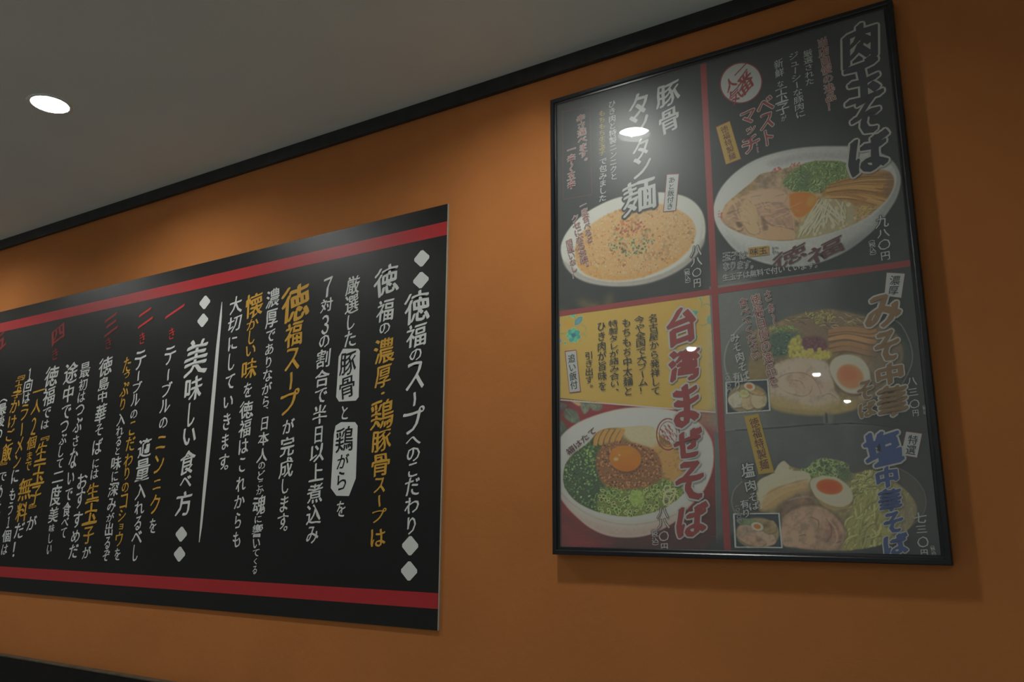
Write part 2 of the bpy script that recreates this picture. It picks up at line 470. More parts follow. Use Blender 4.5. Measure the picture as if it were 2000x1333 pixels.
lettering('l', M_WHITE, None, sub('途中でつぶして二度美味しい', a, b, 16, [(708, 749, 24), (753, 786, 20), (792, 819, 18), (822, 845, 16), (848, 869, 14), (871, 894, 12), (897, 915, 13), (918, 945, 22), (948, 988, 20), (991, 1022, 18), (1025, 1040, 10), (1043, 1062, 10), (1065, 1083, 10)]))
a, b = (103, 718), (60, 1037)
lettering('l', M_WHITE, None, sub('徳福では', a, b, 18, [(716, 755, 25), (757, 792, 22), (797, 818, 16), (821, 838, 15)]), sub('が', a, b, 18, [(1008, 1036, 18)]))
lettering('l', M_GOLD, 'gold lettering', sub('『生玉子』', a, b, 18, [(842, 864, 22), (864, 901, 21), (906, 947, 25), (950, 986, 20), (984, 1004, 20)]))
a, b = (76, 758), (31, 1085)
lettering('l', M_GOLD, 'gold lettering', sub('一人２個まで無料', a, b, 16, [(752, 778, 22), (781, 808, 17), (816, 850, 14), (853, 878, 17), (883, 900, 12), (902, 920, 12), (933, 978, 24), (982, 1019, 21)]))
lettering('l', M_WHITE, None, sub('だ！', a, b, 16, [(1022, 1052, 18), (1054, 1090, 20)]))
a, b = (60, 718), (7, 1088)
lettering('l', M_WHITE, None, sub('１回は', a, b, 14, [(720, 744, 10), (744, 766, 16), (767, 788, 14)]), sub('にもう１個は', a, b, 13, [(917, 944, 14), (955, 978, 13), (981, 1006, 12), (1010, 1032, 8), (1036, 1060, 16), (1064, 1084, 12)]))
lettering('l', M_GOLD, 'gold lettering', sub('ラーメン', a, b, 14, [(791, 822, 16), (824, 853, 16), (855, 886, 14), (889, 915, 14)]))
a, b = (41, 726), (3, 945)
lettering('l', M_GOLD, 'gold lettering', sub('『玉子かけご飯』', a, b, 16, [(722, 744, 18), (742, 766, 15), (766, 778, 20), (780, 806, 17), (812, 836, 16), (838, 862, 15), (866, 902, 18), (900, 920, 18)]))
lettering('l', M_WHITE, None, sub('で', a, b, 14, [(923, 940, 14)]), C('（最後の', (10, 763), (-4, 860), 15), C('めは', (1, 945), (-8, 1010), 14))

# ------------------------------------------------------------------ painter for the printed dish pictures
PX0, PY0, PW, PH, PS = 1070, -15, 800, 1135, 1.5
CW, CH = int(PW * PS), int(PH * PS)
CAN = np.zeros((CH, CW, 3), np.float32)


def to_c(p): p = np.asarray(p, float); return (p - [PX0, PY0]) * PS


class T:
    """close-up coordinates -> photograph coordinates"""
    def __init__(s, k, ox, oy): s.k, s.o = k, np.array([ox, oy], float)
    def __call__(s, pts): return np.asarray(pts, float) / s.k + s.o


def smooth(pts, n=6, closed=True):
    p = np.asarray(pts, float); N = len(p); out = []
    rng = range(N) if closed else range(N - 1)
    for i in rng:
        if closed: a, b_, c, d = p[i - 1], p[i], p[(i + 1) % N], p[(i + 2) % N]
        else: a, b_, c, d = p[max(i - 1, 0)], p[i], p[i + 1], p[min(i + 2, N - 1)]
        for k in range(n):
            t = k / n
            out.append(0.5 * ((2 * b_) + (-a + c) * t + (2 * a - 5 * b_ + 4 * c - d) * t * t + (-a + 3 * b_ - 3 * c + d) * t ** 3))
    if not closed: out.append(p[-1])
    return np.array(out)


def blur(a, r):
    r = int(round(r))
    if r < 1: return a
    for ax in (0, 1):
        for _ in range(2):
            pad = [(0, 0)] * a.ndim; pad[ax] = (r + 1, r)
            c = np.cumsum(np.pad(a, pad, mode='edge'), axis=ax, dtype=np.float64)
            n = a.shape[ax]; k = 2 * r + 1
            hi = np.take(c, np.arange(k, k + n), axis=ax); lo = np.take(c, np.arange(0, n), axis=ax)
            a = ((hi - lo) / k).astype(np.float32)
    return a


def pmask(pts, soft=0.0):
    """alpha mask of a polygon in canvas coordinates: (y0, x0, mask)"""
    pad = int(3 * soft + 3)
    x0 = int(max(0, pts[:, 0].min() - pad)); x1 = int(min(CW, pts[:, 0].max() + pad + 1))
    y0 = int(max(0, pts[:, 1].min() - pad)); y1 = int(min(CH, pts[:, 1].max() + pad + 1))
    if x1 <= x0 or y1 <= y0: return None
    W, H = x1 - x0, y1 - y0
    sub_ = 3
    acc = np.zeros((H * sub_, W + 1), np.float32)
    ys = (np.arange(H * sub_) + 0.5) / sub_ + y0
    P, Q = pts, np.roll(pts, -1, 0)
    for (ax_, ay_), (bx, by) in zip(P, Q):
        if ay_ == by: continue
        s = 1.0
        if ay_ > by: ax_, ay_, bx, by, s = bx, by, ax_, ay_, -1.0
        i0 = np.searchsorted(ys, ay_); i1 = np.searchsorted(ys, by)
        if i1 <= i0: continue
        xx = ax_ + (ys[i0:i1] - ay_) * (bx - ax_) / (by - ay_) - x0
        xx = np.clip(xx, 0, W - 1e-3)
        xi = xx.astype(int); fr = xx - xi
        r = np.arange(i0, i1)
        np.add.at(acc, (r, xi), s * (1 - fr)); np.add.at(acc, (r, xi + 1), s * fr)
    m = np.abs(np.cumsum(acc, 1)[:, :W]).reshape(H, sub_, W).mean(1)
    m = np.clip(m, 0, 1)
    if soft >= 0.7: m = blur(m, soft)
    return y0, x0, m


def comp(y0, x0, m, col):
    h, w = m.shape
    d = CAN[y0:y0 + h, x0:x0 + w]
    d += (col - d) * m[..., None]


def noise_field(shape, scale, seed, octaves=3):
    r = np.random.RandomState(seed); out = np.zeros(shape, np.float32); amp = 1; tot = 0
    for o in range(octaves):
        s = max(scale / 2 ** o, 1.0)
        gh, gw = int(shape[0] / s) + 3, int(shape[1] / s) + 3
        g = r.rand(gh, gw).astype(np.float32)
        yy = np.arange(shape[0]) / s; xx = np.arange(shape[1]) / s
        yi = yy.astype(int); xi = xx.astype(int)
        fy = (yy - yi); fx = (xx - xi); fy = fy * fy * (3 - 2 * fy); fx = fx * fx * (3 - 2 * fx)
        a = g[yi][:, xi] * (1 - fx) + g[yi][:, xi + 1] * fx
        c = g[yi + 1][:, xi] * (1 - fx) + g[yi + 1][:, xi + 1] * fx
        out += amp * (a * (1 - fy)[:, None] + c * fy[:, None]); tot += amp; amp *= 0.55
    return out / tot


NZ_F = noise_field((CH, CW), 7, 1); NZ_M = noise_field((CH, CW), 22, 2); NZ_L = noise_field((CH, CW), 110, 3)
CLIP = None          # (y0, x0, mask) that limits painting


def paint(pts, col, soft=1.0, alpha=1.0, curve=True, nz=0.0, nf=None, grad=None):
    """pts in photograph coordinates; col 0-255; nz noise amount; grad=(dx, dy, amount)"""
    p = to_c(smooth(pts) if curve else pts)
    r = pmask(p, soft * PS)
    if r is None: return
    y0, x0, m = r
    h, w = m.shape
    c = np.broadcast_to(np.array(col, np.float32), (h, w, 3))
    if nz:
        f = (NZ_M if nf is None else nf)[y0:y0 + h, x0:x0 + w]
        c = c * (1 + nz * (f - 0.5) * 3)[..., None]
    if grad:
        gx, gy, am = grad
        yy, xx = np.mgrid[0:h, 0:w]
        c = c * (1 + am * ((xx / w - 0.5) * gx + (yy / h - 0.5) * gy) * 2)[..., None]
    m = m * alpha
    if CLIP is not None:
        cy, cx, cm = CLIP
        ya, yb = max(y0, cy), min(y0 + h, cy + cm.shape[0]); xa, xb = max(x0, cx), min(x0 + w, cx + cm.shape[1])
        if ya >= yb or xa >= xb: return
        m = m[ya - y0:yb - y0, xa - x0:xb - x0] * cm[ya - cy:yb - cy, xa - cx:xb - cx]
        c = c[ya - y0:yb - y0, xa - x0:xb - x0]; y0, x0 = ya, xa
    comp(y0, x0, m, np.clip(c, 0, 255))


def clip(pts=None, soft=1.0, curve=True):
    global CLIP
    CLIP = None if pts is None else pmask(to_c(smooth(pts) if curve else pts), soft * PS)


def brush(pts, w, col, soft=0.6, alpha=1.0, taper=0.5, nz=0.0):
    """tapered stroke along an open curve"""
    p = smooth(pts, 5, closed=False)
    d = np.gradient(p, axis=0); n = np.stack([-d[:, 1], d[:, 0]], 1); n /= np.maximum(np.linalg.norm(n, axis=1), 1e-6)[:, None]
    t = np.linspace(0, 1, len(p)); ww = w / 2 * (1 - taper * (2 * np.abs(t - 0.5)) ** 2)
    q = np.concatenate([p + n * ww[:, None], (p - n * ww[:, None])[::-1]])
    paint(q, col, soft, alpha, curve=False, nz=nz)


def inside(poly_, q):
    x, y = q; c = False; n = len(poly_)
    for i in range(n):
        x1, y1 = poly_[i]; x2, y2 = poly_[i - 1]
        if (y1 > y) != (y2 > y) and x < (x2 - x1) * (y - y1) / (y2 - y1) + x1: c = not c
    return c


def scatter(region, n, fn):
    reg = np.asarray(region, float); lo, hi = reg.min(0), reg.max(0); k = 0
    for _ in range(n * 6):
        q = lo + RNG.rand(2) * (hi - lo)
        if inside(reg, q):
            fn(q); k += 1
            if k >= n: break


def ell(cx, cy, rx, ry, ang=0.0, n=16, jit=0.0):
    t = np.linspace(0, 2 * math.pi, n, endpoint=False)
    r = 1 + jit * (RNG.rand(n) - 0.5) * 2
    x, y = rx * np.cos(t) * r, ry * np.sin(t) * r
    c, s = math.cos(ang), math.sin(ang)
    return np.stack([cx + c * x - s * y, cy + s * x + c * y], 1)


def pick(cols): return np.array(cols[RNG.randint(len(cols))], float)


def jitter(c, a=0.12): return np.clip(np.asarray(c, float) * (1 + (RNG.rand() - 0.5) * 2 * a), 0, 255)


def blobs(region, n, r0, r1, cols, soft=0.5, alpha=0.9, asp=0.6, jit=0.2):
    def fn(q):
        r = r0 + (r1 - r0) * RNG.rand()
        paint(ell(q[0], q[1], r, r * (asp + (1 - asp) * RNG.rand()), RNG.rand() * 3.1, 9, jit), jitter(pick(cols)), soft, alpha, curve=False)
    scatter(region, n, fn)


def strands(region, n, length, w, cols, ang=0.0, spread=0.5, curl=0.3, soft=0.4, alpha=0.9):
    def fn(q):
        a_ = ang + (RNG.rand() - 0.5) * 2 * spread; L = length * (0.6 + 0.8 * RNG.rand()); k = (RNG.rand() - 0.5) * 2 * curl
        d = np.array([math.cos(a_), math.sin(a_)]); nn = np.array([-d[1], d[0]])
        col = jitter(pick(cols), 0.14)
        pts = [q - d * L / 2 + nn * k * L * 0.3, q - d * L / 6 - nn * k * L * 0.15, q + d * L / 6 - nn * k * L * 0.15, q + d * L / 2 + nn * k * L * 0.35]
        brush([np.add(p_, (0.5, 0.8)) for p_ in pts], w * 1.1, col * 0.6, soft, alpha * 0.6)
        brush(pts, w, col, soft, alpha)
    scatter(region, n, fn)


def rings(region, n, r0, r1, cols, w=1.0, alpha=0.9):
    def fn(q):
        r = r0 + (r1 - r0) * RNG.rand(); a_ = RNG.rand() * 3.1; asp = 0.4 + 0.5 * RNG.rand(); c = jitter(pick(cols), 0.15)
        e = ell(q[0], q[1], r, r * asp, a_, 12); e = np.concatenate([e, e[:1]])
        paint(e[:-1], c * 0.55, 0.4, 0.6, curve=False)
        brush(e, w, c, 0.3, alpha, taper=0.1)
    scatter(region, n, fn)


def multi(pts, base, dark, shadow=3.0):
    """soft contact shadow and then the shape"""
    p = np.asarray(pts, float) + (0.8, 1.6)
    paint(p, dark, shadow, 0.55)
    paint(pts, base, 0.8)


# ---- panel grounds
WALLQ = lambda p: p
c1 = T(2.665, 1050, 100); c2 = T(3.921, 1370, 0); c3 = T(4.04, 1370, 250)
c4 = T(5.405, 1060, 560); c5 = T(3.808, 1060, 770); c6 = T(4.167, 1400, 520); c7 = T(4.04, 1400, 800)
paint([(1060, 180), (1380, 100), (1410, 620), (1070, 620)], (32, 33, 33), 0, curve=False, nz=0.15, nf=NZ_L)
paint([(1366, 110), (1800, -40), (1830, 580), (1395, 620)], (30, 31, 32), 0, curve=False, nz=0.3, nf=NZ_L)
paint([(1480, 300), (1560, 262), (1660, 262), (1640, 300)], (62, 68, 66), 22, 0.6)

# ---- tantan noodles (upper left)
rim = c1([(120, 1040), (150, 945), (240, 850), (380, 775), (520, 742), (660, 736), (780, 762), (850, 825), (874, 910), (862, 1000), (800, 1090), (700, 1160), (560, 1210), (400, 1224), (250, 1200), (160, 1140)])
paint(rim, (176, 174, 166), 1.0, grad=(-0.4, -0.6, 0.10))
paint(c1([(135, 1090), (250, 1170), (400, 1202), (560, 1185), (700, 1135), (800, 1065), (862, 975), (864, 1010), (800, 1095), (700, 1165), (560, 1214), (400, 1226), (250, 1203), (160, 1145)]), (140, 132, 126), 2.0, 0.7)
inner = c1([(150, 1045), (180, 950), (260, 865), (390, 798), (530, 762), (660, 756), (765, 780), (828, 838), (850, 910), (835, 985), (775, 1070), (680, 1140), (550, 1185), (400, 1200), (260, 1175), (180, 1120)])
paint(inner, (188, 186, 180), 1.5, grad=(0.3, -0.9, 0.08))
soup = c1([(190, 1040), (215, 960), (290, 890), (400, 830), (520, 795), (640, 792), (730, 820), (800, 870), (828, 940), (805, 1010), (750, 1075), (660, 1135), (540, 1180), (400, 1198), (270, 1175), (205, 1120)])
clip(soup, 2.5)
paint(soup, (184, 148, 98), 2.0, nz=0.18, nf=NZ_M)
blobs(soup, 800, 1.0, 3.6, [(200, 160, 100), (206, 172, 122), (172, 126, 74), (184, 138, 84), (210, 184, 140), (150, 98, 52)], 0.7, 0.75)
blobs(soup, 700, 0.6, 1.6, [(212, 186, 140), (152, 104, 60), (198, 156, 98), (222, 204, 168)], 0.4, 0.8)
paint(c1([(205, 1050), (300, 1130), (420, 1165), (560, 1150), (700, 1090), (800, 1000), (760, 1075), (560, 1185), (400, 1200), (240, 1160)]), (196, 140, 62), 3, 0.35)
heap = c1([(360, 960), (400, 900), (450, 880), (530, 890), (590, 930), (610, 990), (560, 1050), (440, 1070), (370, 1040)])
blobs(heap, 120, 1.2, 3.2, [(120, 116, 66), (98, 110, 60), (146, 142, 86), (150, 100, 60), (110, 90, 54)], 0.7, 0.7)
chili = c1([(400, 930), (430, 890), (500, 872), (560, 895), (570, 930), (520, 955), (440, 965)])
blobs(chili, 110, 0.8, 2.6, [(140, 66, 44), (160, 84, 52), (120, 54, 40), (178, 110, 66)], 0.6, 0.75)
rings(c1([(370, 1010), (450, 985), (560, 965), (610, 1000), (560, 1050), (440, 1072), (380, 1058)]), 60, 1.5, 3.2, [(134, 138, 96), (112, 120, 78), (160, 162, 122)], 1.0, 0.7)
clip()

# ---- meat and egg noodles (upper right)
body = c3([(92, 640), (150, 480), (280, 340), (450, 240), (650, 180), (850, 150), (1050, 143), (1250, 150), (1400, 190), (1520, 275), (1572, 400), (1545, 540), (1480, 650), (1400, 760), (1300, 860), (1160, 965), (1000, 1040), (850, 1085), (690, 1095), (540, 1078), (400, 1035), (280, 975), (190, 880), (120, 770)])
paint(body, (150, 150, 146), 1.2, grad=(-0.5, 0.2, 0.12))
clip(body, 1)
paint(c3([(150, 820), (400, 960), (700, 1000), (1000, 960), (1300, 800), (1560, 540), (1450, 760), (1160, 980), (850, 1100), (560, 1100), (250, 980)]), (120, 121, 120), 7, 0.5)
paint(c3([(1250, 150), (1480, 200), (1600, 420), (1500, 700), (1300, 900), (1420, 640), (1480, 400), (1400, 240)]), (112, 112, 110), 7, 0.5)
clip()
inner = c3([(120, 640), (180, 490), (300, 360), (470, 260), (650, 205), (850, 172), (1050, 163), (1240, 172), (1400, 215), (1500, 290), (1540, 400), (1500, 530), (1400, 650), (1250, 750), (1050, 830), (850, 880), (640, 900), (430, 880), (270, 830), (160, 750)])
paint(inner, (160, 160, 156), 1.5, grad=(-0.6, -0.2, 0.14))
paint(c3([(500, 270), (800, 185), (1100, 180), (1300, 200), (1100, 260), (800, 260), (600, 310)]), (128, 128, 126), 6, 0.7)
food = c3([(150, 700), (190, 600), (290, 510), (400, 420), (470, 360), (600, 335), (760, 290), (900, 262), (1080, 262), (1250, 300), (1400, 320), (1490, 350), (1522, 430), (1480, 540), (1400, 630), (1260, 735), (1060, 815), (850, 870), (640, 890), (430, 870), (280, 820), (180, 760)])
clip(food, 1.2)
paint(food, (140, 116, 82), 1, nz=0.2)
blobs(food, 200, 1.5, 4, [(150, 128, 96), (128, 100, 66), (160, 140, 108)], 1.2, 0.5)
paint(c3([(460, 380), (560, 330), (760, 290), (760, 480), (560, 500), (420, 470)]), (138, 118, 98), 5, 0.9, nz=0.2)
# greens
gr = c3([(640, 420), (760, 310), (900, 255), (1080, 258), (1180, 300), (1160, 380), (1100, 450), (980, 500), (860, 512), (720, 500)])
paint(gr, (92, 106, 66), 3)
strands(gr, 300, 9, 1.7, [(96, 116, 66), (120, 138, 84), (78, 98, 58), (136, 150, 100), (100, 120, 76)], 0.2, 1.5, 0.8, 0.4, 0.85)
paint(c3([(750, 380), (830, 350), (840, 480), (760, 490)]), (66, 82, 62), 4, 0.55)
blobs(c3([(560, 350), (720, 300), (760, 340), (640, 400), (560, 420)]), 50, 1, 2.4, [(150, 110, 96), (138, 120, 90), (126, 116, 80)], 0.8, 0.6)
# bamboo shoots
mm = c3([(960, 500), (1080, 420), (1240, 380), (1400, 350), (1500, 380), (1520, 450), (1460, 560), (1360, 610), (1200, 600), (1100, 560), (980, 560)])
paint(mm, (138, 100, 54), 3)
for i in range(26):
    t = RNG.rand(); x = 970 + 60 * RNG.rand(); y = 500 + 90 * (t - 0.5)
    ex = 1300 + 230 * RNG.rand(); ey = 380 + 230 * t
    brush(c3([(x, y), ((x + ex) / 2, (y + ey) / 2 - 25), (ex, ey)]), 4.2, jitter(pick([(150, 112, 60), (166, 126, 72), (128, 92, 48), (172, 136, 84)])), 0.6, 0.9, 0.4)
    brush(c3([(x, y + 14), ((x + ex) / 2, (y + ey) / 2 - 10), (ex, ey + 14)]), 1.0, (92, 62, 32), 0.4, 0.55, 0.4)
paint(c3([(1410, 360), (1500, 340), (1530, 430), (1490, 560), (1430, 500), (1470, 430)]), (98, 74, 56), 4, 0.6)
# yolk
paint(c3([(668, 590), (690, 535), (760, 506), (850, 512), (905, 545), (900, 610), (850, 670), (780, 706), (725, 690), (690, 645)]), (200, 126, 44), 1.6, grad=(-0.3, 0.6, -0.15))
paint(c3([(850, 540), (910, 550), (870, 620), (830, 610)]), (206, 158, 84), 3, 0.7)
# sliced pork
pk = c3([(150, 700), (230, 600), (360, 520), (480, 480), (620, 490), (690, 540), (700, 620), (735, 720), (740, 830), (700, 885), (560, 890), (400, 860), (250, 810), (170, 760)])
paint(pk, (160, 132, 104), 2, nz=0.07)
for pts, col in (([(290, 620), (360, 570), (430, 640), (440, 740), (460, 830), (380, 830), (330, 760)], (176, 150, 112)), ([(440, 620), (560, 580), (660, 600), (720, 700), (730, 800), (640, 790), (540, 760), (470, 700)], (150, 120, 100)),
                 ([(160, 700), (240, 640), (290, 700), (330, 790), (300, 815), (210, 780)], (148, 120, 94)), ([(520, 790), (640, 790), (735, 830), (720, 885), (560, 893), (440, 870)], (172, 140, 106)),
                 ([(360, 540), (520, 490), (660, 520), (640, 590), (500, 590), (420, 610)], (168, 142, 116)), ([(250, 600), (340, 550), (300, 630), (200, 680)], (138, 112, 86))):
    p = c3(pts); paint(p + (0.6, 1.4), (96, 74, 54), 2.2, 0.5); paint(p, col, 1.2, 0.95, nz=0.08)
    h_ = len(p) // 2
    brush(p[:h_ + 1], 1.8, np.clip(np.array(col) * 1.18, 0, 255), 0.8, 0.7); brush(p[h_:], 2.0, np.array(col) * 0.66, 0.9, 0.7)
for i in range(70):
    x, y = 180 + 520 * RNG.rand(), 540 + 300 * RNG.rand(); L = 60 + 70 * RNG.rand(); a_ = -0.6 + 1.6 * RNG.rand()
    q = [(x, y), (x + L * 0.5 * math.cos(a_) + 8, y + L * 0.5 * math.sin(a_)), (x + L * math.cos(a_), y + L * math.sin(a_) + 10)]
    brush(c3(q), 1.6, pick([(188, 164, 130), (118, 92, 68), (196, 172, 140), (134, 104, 84)]), 0.8, 0.5)
paint(c3([(272, 742), (315, 748), (325, 775), (290, 785)]), (84, 66, 38), 1.6, 0.75)
paint(c3([(470, 700), (500, 720), (530, 795), (490, 812), (478, 760)]), (92, 72, 56), 1.8, 0.7)
# bean sprouts
sp = c3([(745, 880), (760, 800), (830, 690), (920, 600), (970, 545), (1080, 580), (1180, 590), (1215, 680), (1240, 740), (1100, 810), (900, 870)])
paint(sp, (138, 128, 98), 2.5)
for i in range(46):
    s0 = RNG.rand(); x = 760 + 420 * s0; y = 870 - 120 * s0 - 60 * RNG.rand()
    ex = 930 + 220 * RNG.rand() * s0; ey = 560 + 80 * RNG.rand()
    mx_ = (x + ex) / 2 + 30 * (RNG.rand() - 0.5)
    brush(c3([(x + 7, y + 4), (mx_ + 7, (y + ey) / 2 + 4), (ex + 7, ey + 4)]), 2.2, (112, 100, 74), 0.6, 0.55)
    brush(c3([(x, y), (mx_, (y + ey) / 2), (ex, ey)]), 2.4, jitter(pick([(190, 186, 164), (176, 172, 150), (160, 152, 120), (200, 198, 182)]), 0.08), 0.7, 0.75)
blobs(sp, 40, 1.5, 4, [(188, 176, 130), (206, 204, 190), (150, 138, 104)], 1.5, 0.5)
strands(c3([(1200, 640), (1330, 610), (1400, 620), (1300, 700), (1220, 740)]), 40, 7, 1.4, [(190, 160, 90), (160, 130, 76), (206, 180, 110)], -0.5, 0.8)
clip()
for q in ((150, 690), (590, 330), (740, 290)):      # small red pattern on the porcelain
    blobs(c3(ell(q[0], q[1], 45 if q[0] > 200 else 16, 14 if q[0] > 200 else 40, -0.3)), 18, 0.8, 2.0, [(150, 60, 54), (140, 76, 68)], 0.5, 0.7)

# ---- yellow cloth ground (lower left)
paint([(1075, 617), (1400, 573), (1410, 812), (1075, 776)], (186, 154, 68), 0, curve=False, nz=0.05, nf=NZ_L)
for i in range(60):
    x, y = 1085 + 310 * RNG.rand(), 590 + 200 * RNG.rand()
    paint(ell(x, y, 10 + 18 * RNG.rand(), 6 + 10 * RNG.rand(), RNG.rand() * 3), pick([(192, 154, 66), (178, 150, 72), (190, 148, 66)]), 6, 0.3)


def flower(cx, cy, r, cols=((42, 120, 116), (70, 140, 120))):
    for k in range(7):
        a_ = k * 0.9 + 0.3
        paint(ell(cx + r * 0.55 * math.cos(a_), cy + r * 0.6 * math.sin(a_), r * 0.5, r * 0.36, a_), cols[k % 2], 0.7, 0.9)
    paint(ell(cx, cy, r * 0.3, r * 0.3), (30, 92, 110), 0.6)


def leaf(x0, y0, x1, y1, w, col): brush([(x0, y0), ((x0 + x1) / 2, (y0 + y1) / 2), (x1, y1)], w * 1.4, col, 0.5, 0.85, 1.0)


flower(*c4((325, 515)), 14)
for p_, q_, w_, col_ in (((335, 410), (420, 315), 9, (60, 110, 130)), ((290, 310), (345, 290), 9, (76, 148, 120)), ((135, 430), (190, 395), 7, (60, 110, 140)), ((140, 545), (200, 590), 7, (80, 110, 150)),
                         ((225, 600), (250, 590), 4, (60, 130, 110)), ((1525, 310), (1645, 262), 9, (60, 128, 110)), ((1640, 120), (1690, 130), 6, (120, 140, 90)), ((1600, 545), (1640, 520), 4, (90, 130, 100)), ((130, 640), (150, 655), 7, (60, 130, 120))):
    leaf(*c4(p_), *c4(q_), w_, col_)
for pts in ([(210, 370), (240, 335), (290, 330), (320, 370)], [(380, 420), (430, 410), (460, 450), (440, 490)], [(150, 480), (200, 500), (250, 490)], [(330, 310), (345, 350), (335, 420)], [(390, 520), (430, 500), (470, 545)], [(1665, 250), (1690, 200), (1740, 185), (1780, 210)], [(1655, 120), (1680, 170), (1665, 230)], [(1640, 400), (1700, 410), (1750, 380)], [(400, 560), (405, 580), (385, 575)]):
    brush(c4(pts), 1.4, (96, 120, 70), 0.4, 0.8)
paint(c4(ell(1770, 350, 40, 50)), (92, 136, 116), 1.5, 0.9)
paint(c4(ell(265, 385, 50, 40)), (204, 156, 44), 3, 0.7)
paint(c4(ell(1720, 250, 50, 40)), (200, 158, 60), 3, 0.7)
# ---- dry noodles on red cloth
redq = [(1075, 781), (1086, 779.5), (1400, 805), (1432, 1100), (1075, 1100)]
paint(redq, (98, 26, 28), 0, curve=False, nz=0.25, nf=NZ_L)
paint(c5([(1000, 120), (1300, 130), (1420, 300), (1300, 260), (1100, 240)]), (128, 100, 78), 8, 0.8)
paint(c5([(600, 1000), (1300, 1000), (1420, 1230), (600, 1230)]), (46, 24, 24), 14, 0.8)
paint(c5([(200, 900), (500, 1050), (900, 1050), (1200, 800), (1300, 900), (900, 1120), (400, 1100), (150, 950)]), (60, 20, 20), 8, 0.6)
clip(redq, 0, curve=False)
for i in range(420):                                  # cloth threads
    x, y = 1086 + 330 * RNG.rand(), 785 + 300 * RNG.rand()
    brush([(x, y), (x + 14 + 10 * RNG.rand(), y + 3 * (RNG.rand() - 0.3))], 0.9, pick([(132, 46, 44), (76, 18, 22), (120, 36, 36)]), 0.4, 0.35)
for pts, col in (([(100, 60), (180, 80), (150, 120), (105, 110)], (64, 60, 54)), ([(170, 110), (250, 130), (275, 210), (220, 215), (160, 170)], (74, 84, 68)), ([(280, 55), (350, 60), (350, 110), (310, 150), (285, 110)], (96, 102, 82)), ([(350, 70), (440, 75), (430, 120), (370, 120)], (90, 96, 76)), ([(105, 180), (160, 220), (190, 300), (120, 320), (100, 260)], (58, 68, 56)), ([(210, 50), (280, 55), (270, 90)], (150, 120, 90))):
    p = c5(pts); paint(p, col, 1.5, 0.95, nz=0.2)
    brush([p[0], p.mean(0), p[len(p) // 2 + 1]], 0.9, (140, 142, 118), 0.5, 0.5)
brush([(1086, 779.5), (1400, 805)], 4.2, (196, 190, 180), 0.5, 1.0, 0.0)
clip()
body = c5([(104, 640), (104, 400), (150, 300), (260, 215), (420, 150), (600, 108), (800, 98), (1000, 130), (1150, 205), (1245, 320), (1272, 450), (1255, 590), (1190, 730), (1080, 850), (1010, 930), (880, 1010), (760, 1055), (620, 1068), (480, 1052), (360, 1000), (270, 930), (180, 840), (115, 740)])
paint(body, (160, 156, 150), 1.2)
clip(body, 1)
paint(c5([(100, 720), (250, 880), (420, 950), (650, 985), (900, 940), (1100, 830), (1080, 1000), (800, 1120), (480, 1120), (200, 950)]), (142, 118, 108), 8, 0.7)
brush(c5([(110, 700), (210, 810), (400, 925), (650, 972), (900, 930), (1080, 840), (1200, 700)]), 2.2, (118, 108, 102), 1.2, 0.6, 0.2)
clip()
inner = c5([(112, 600), (112, 420), (160, 320), (270, 235), (420, 172), (600, 130), (800, 120), (990, 150), (1130, 225), (1220, 330), (1250, 450), (1230, 580), (1160, 710), (1050, 820), (900, 900), (650, 940), (420, 905), (230, 810), (140, 710)])
paint(inner, (166, 164, 160), 1.2, grad=(0.4, -0.8, -0.06))
food = c5([(150, 620), (170, 520), (230, 440), (330, 370), (390, 300), (470, 255), (620, 245), (800, 240), (900, 320), (1000, 400), (1070, 480), (1090, 600), (1060, 720), (980, 800), (860, 870), (650, 915), (430, 885), (260, 810), (170, 710)])
clip(food, 1.2)
paint(food, (110, 92, 52), 1.0, nz=0.2)
paint(c5([(820, 360), (1000, 400), (1090, 500), (1080, 640), (960, 660), (860, 560), (800, 450)]), (160, 122, 66), 5, 0.95, nz=0.2)
blobs(c5([(820, 380), (1000, 400), (1080, 520), (1040, 660), (900, 600)]), 160, 0.8, 2.6, [(170, 128, 66), (150, 106, 54), (184, 146, 90), (140, 96, 50)], 0.6, 0.7)
paint(c5([(600, 250), (820, 230), (860, 330), (820, 400), (700, 380), (620, 320)]), (176, 166, 136), 4, 0.95)
blobs(c5([(600, 260), (820, 240), (850, 330), (800, 380), (680, 350)]), 120, 0.8, 2.4, [(190, 182, 156), (170, 158, 122), (160, 144, 100), (200, 194, 172)], 0.6, 0.6)
gl = c5([(150, 620), (170, 520), (230, 440), (320, 370), (400, 320), (450, 390), (410, 500), (420, 620), (470, 720), (430, 880), (260, 810), (170, 710)])
paint(gl, (50, 66, 42), 2, 0.95)
blobs(gl, 420, 1.0, 3.0, [(66, 92, 52), (48, 72, 44), (86, 112, 64), (36, 54, 38), (104, 130, 78), (58, 84, 60)], 0.4, 0.85, 0.45)
blobs(c5([(300, 410), (380, 380), (400, 500), (330, 560)]), 50, 1.0, 2.6, [(110, 136, 62), (90, 118, 52), (130, 152, 84)], 0.5, 0.8)
gr = c5([(430, 720), (520, 680), (640, 700), (780, 670), (900, 640), (1000, 680), (1080, 700), (1020, 790), (860, 870), (650, 915), (430, 880), (400, 820)])
paint(gr, (92, 104, 52), 2.5, 0.95)
rings(gr, 230, 2.0, 5.0, [(136, 150, 84), (112, 132, 66), (158, 168, 108), (96, 118, 58), (146, 150, 92)], 1.5, 0.85)
paint(c5(ell(700, 775, 55, 60)), (130, 148, 76), 2, 0.8)
rings(c5(ell(930, 760, 70, 70)), 8, 5, 9, [(170, 172, 124), (150, 156, 100)], 2, 0.9)
brush(c5([(905, 830), (900, 760), (930, 715), (985, 710), (975, 770), (930, 830)]), 3.2, (158, 156, 112), 0.6, 0.9, 0.2)
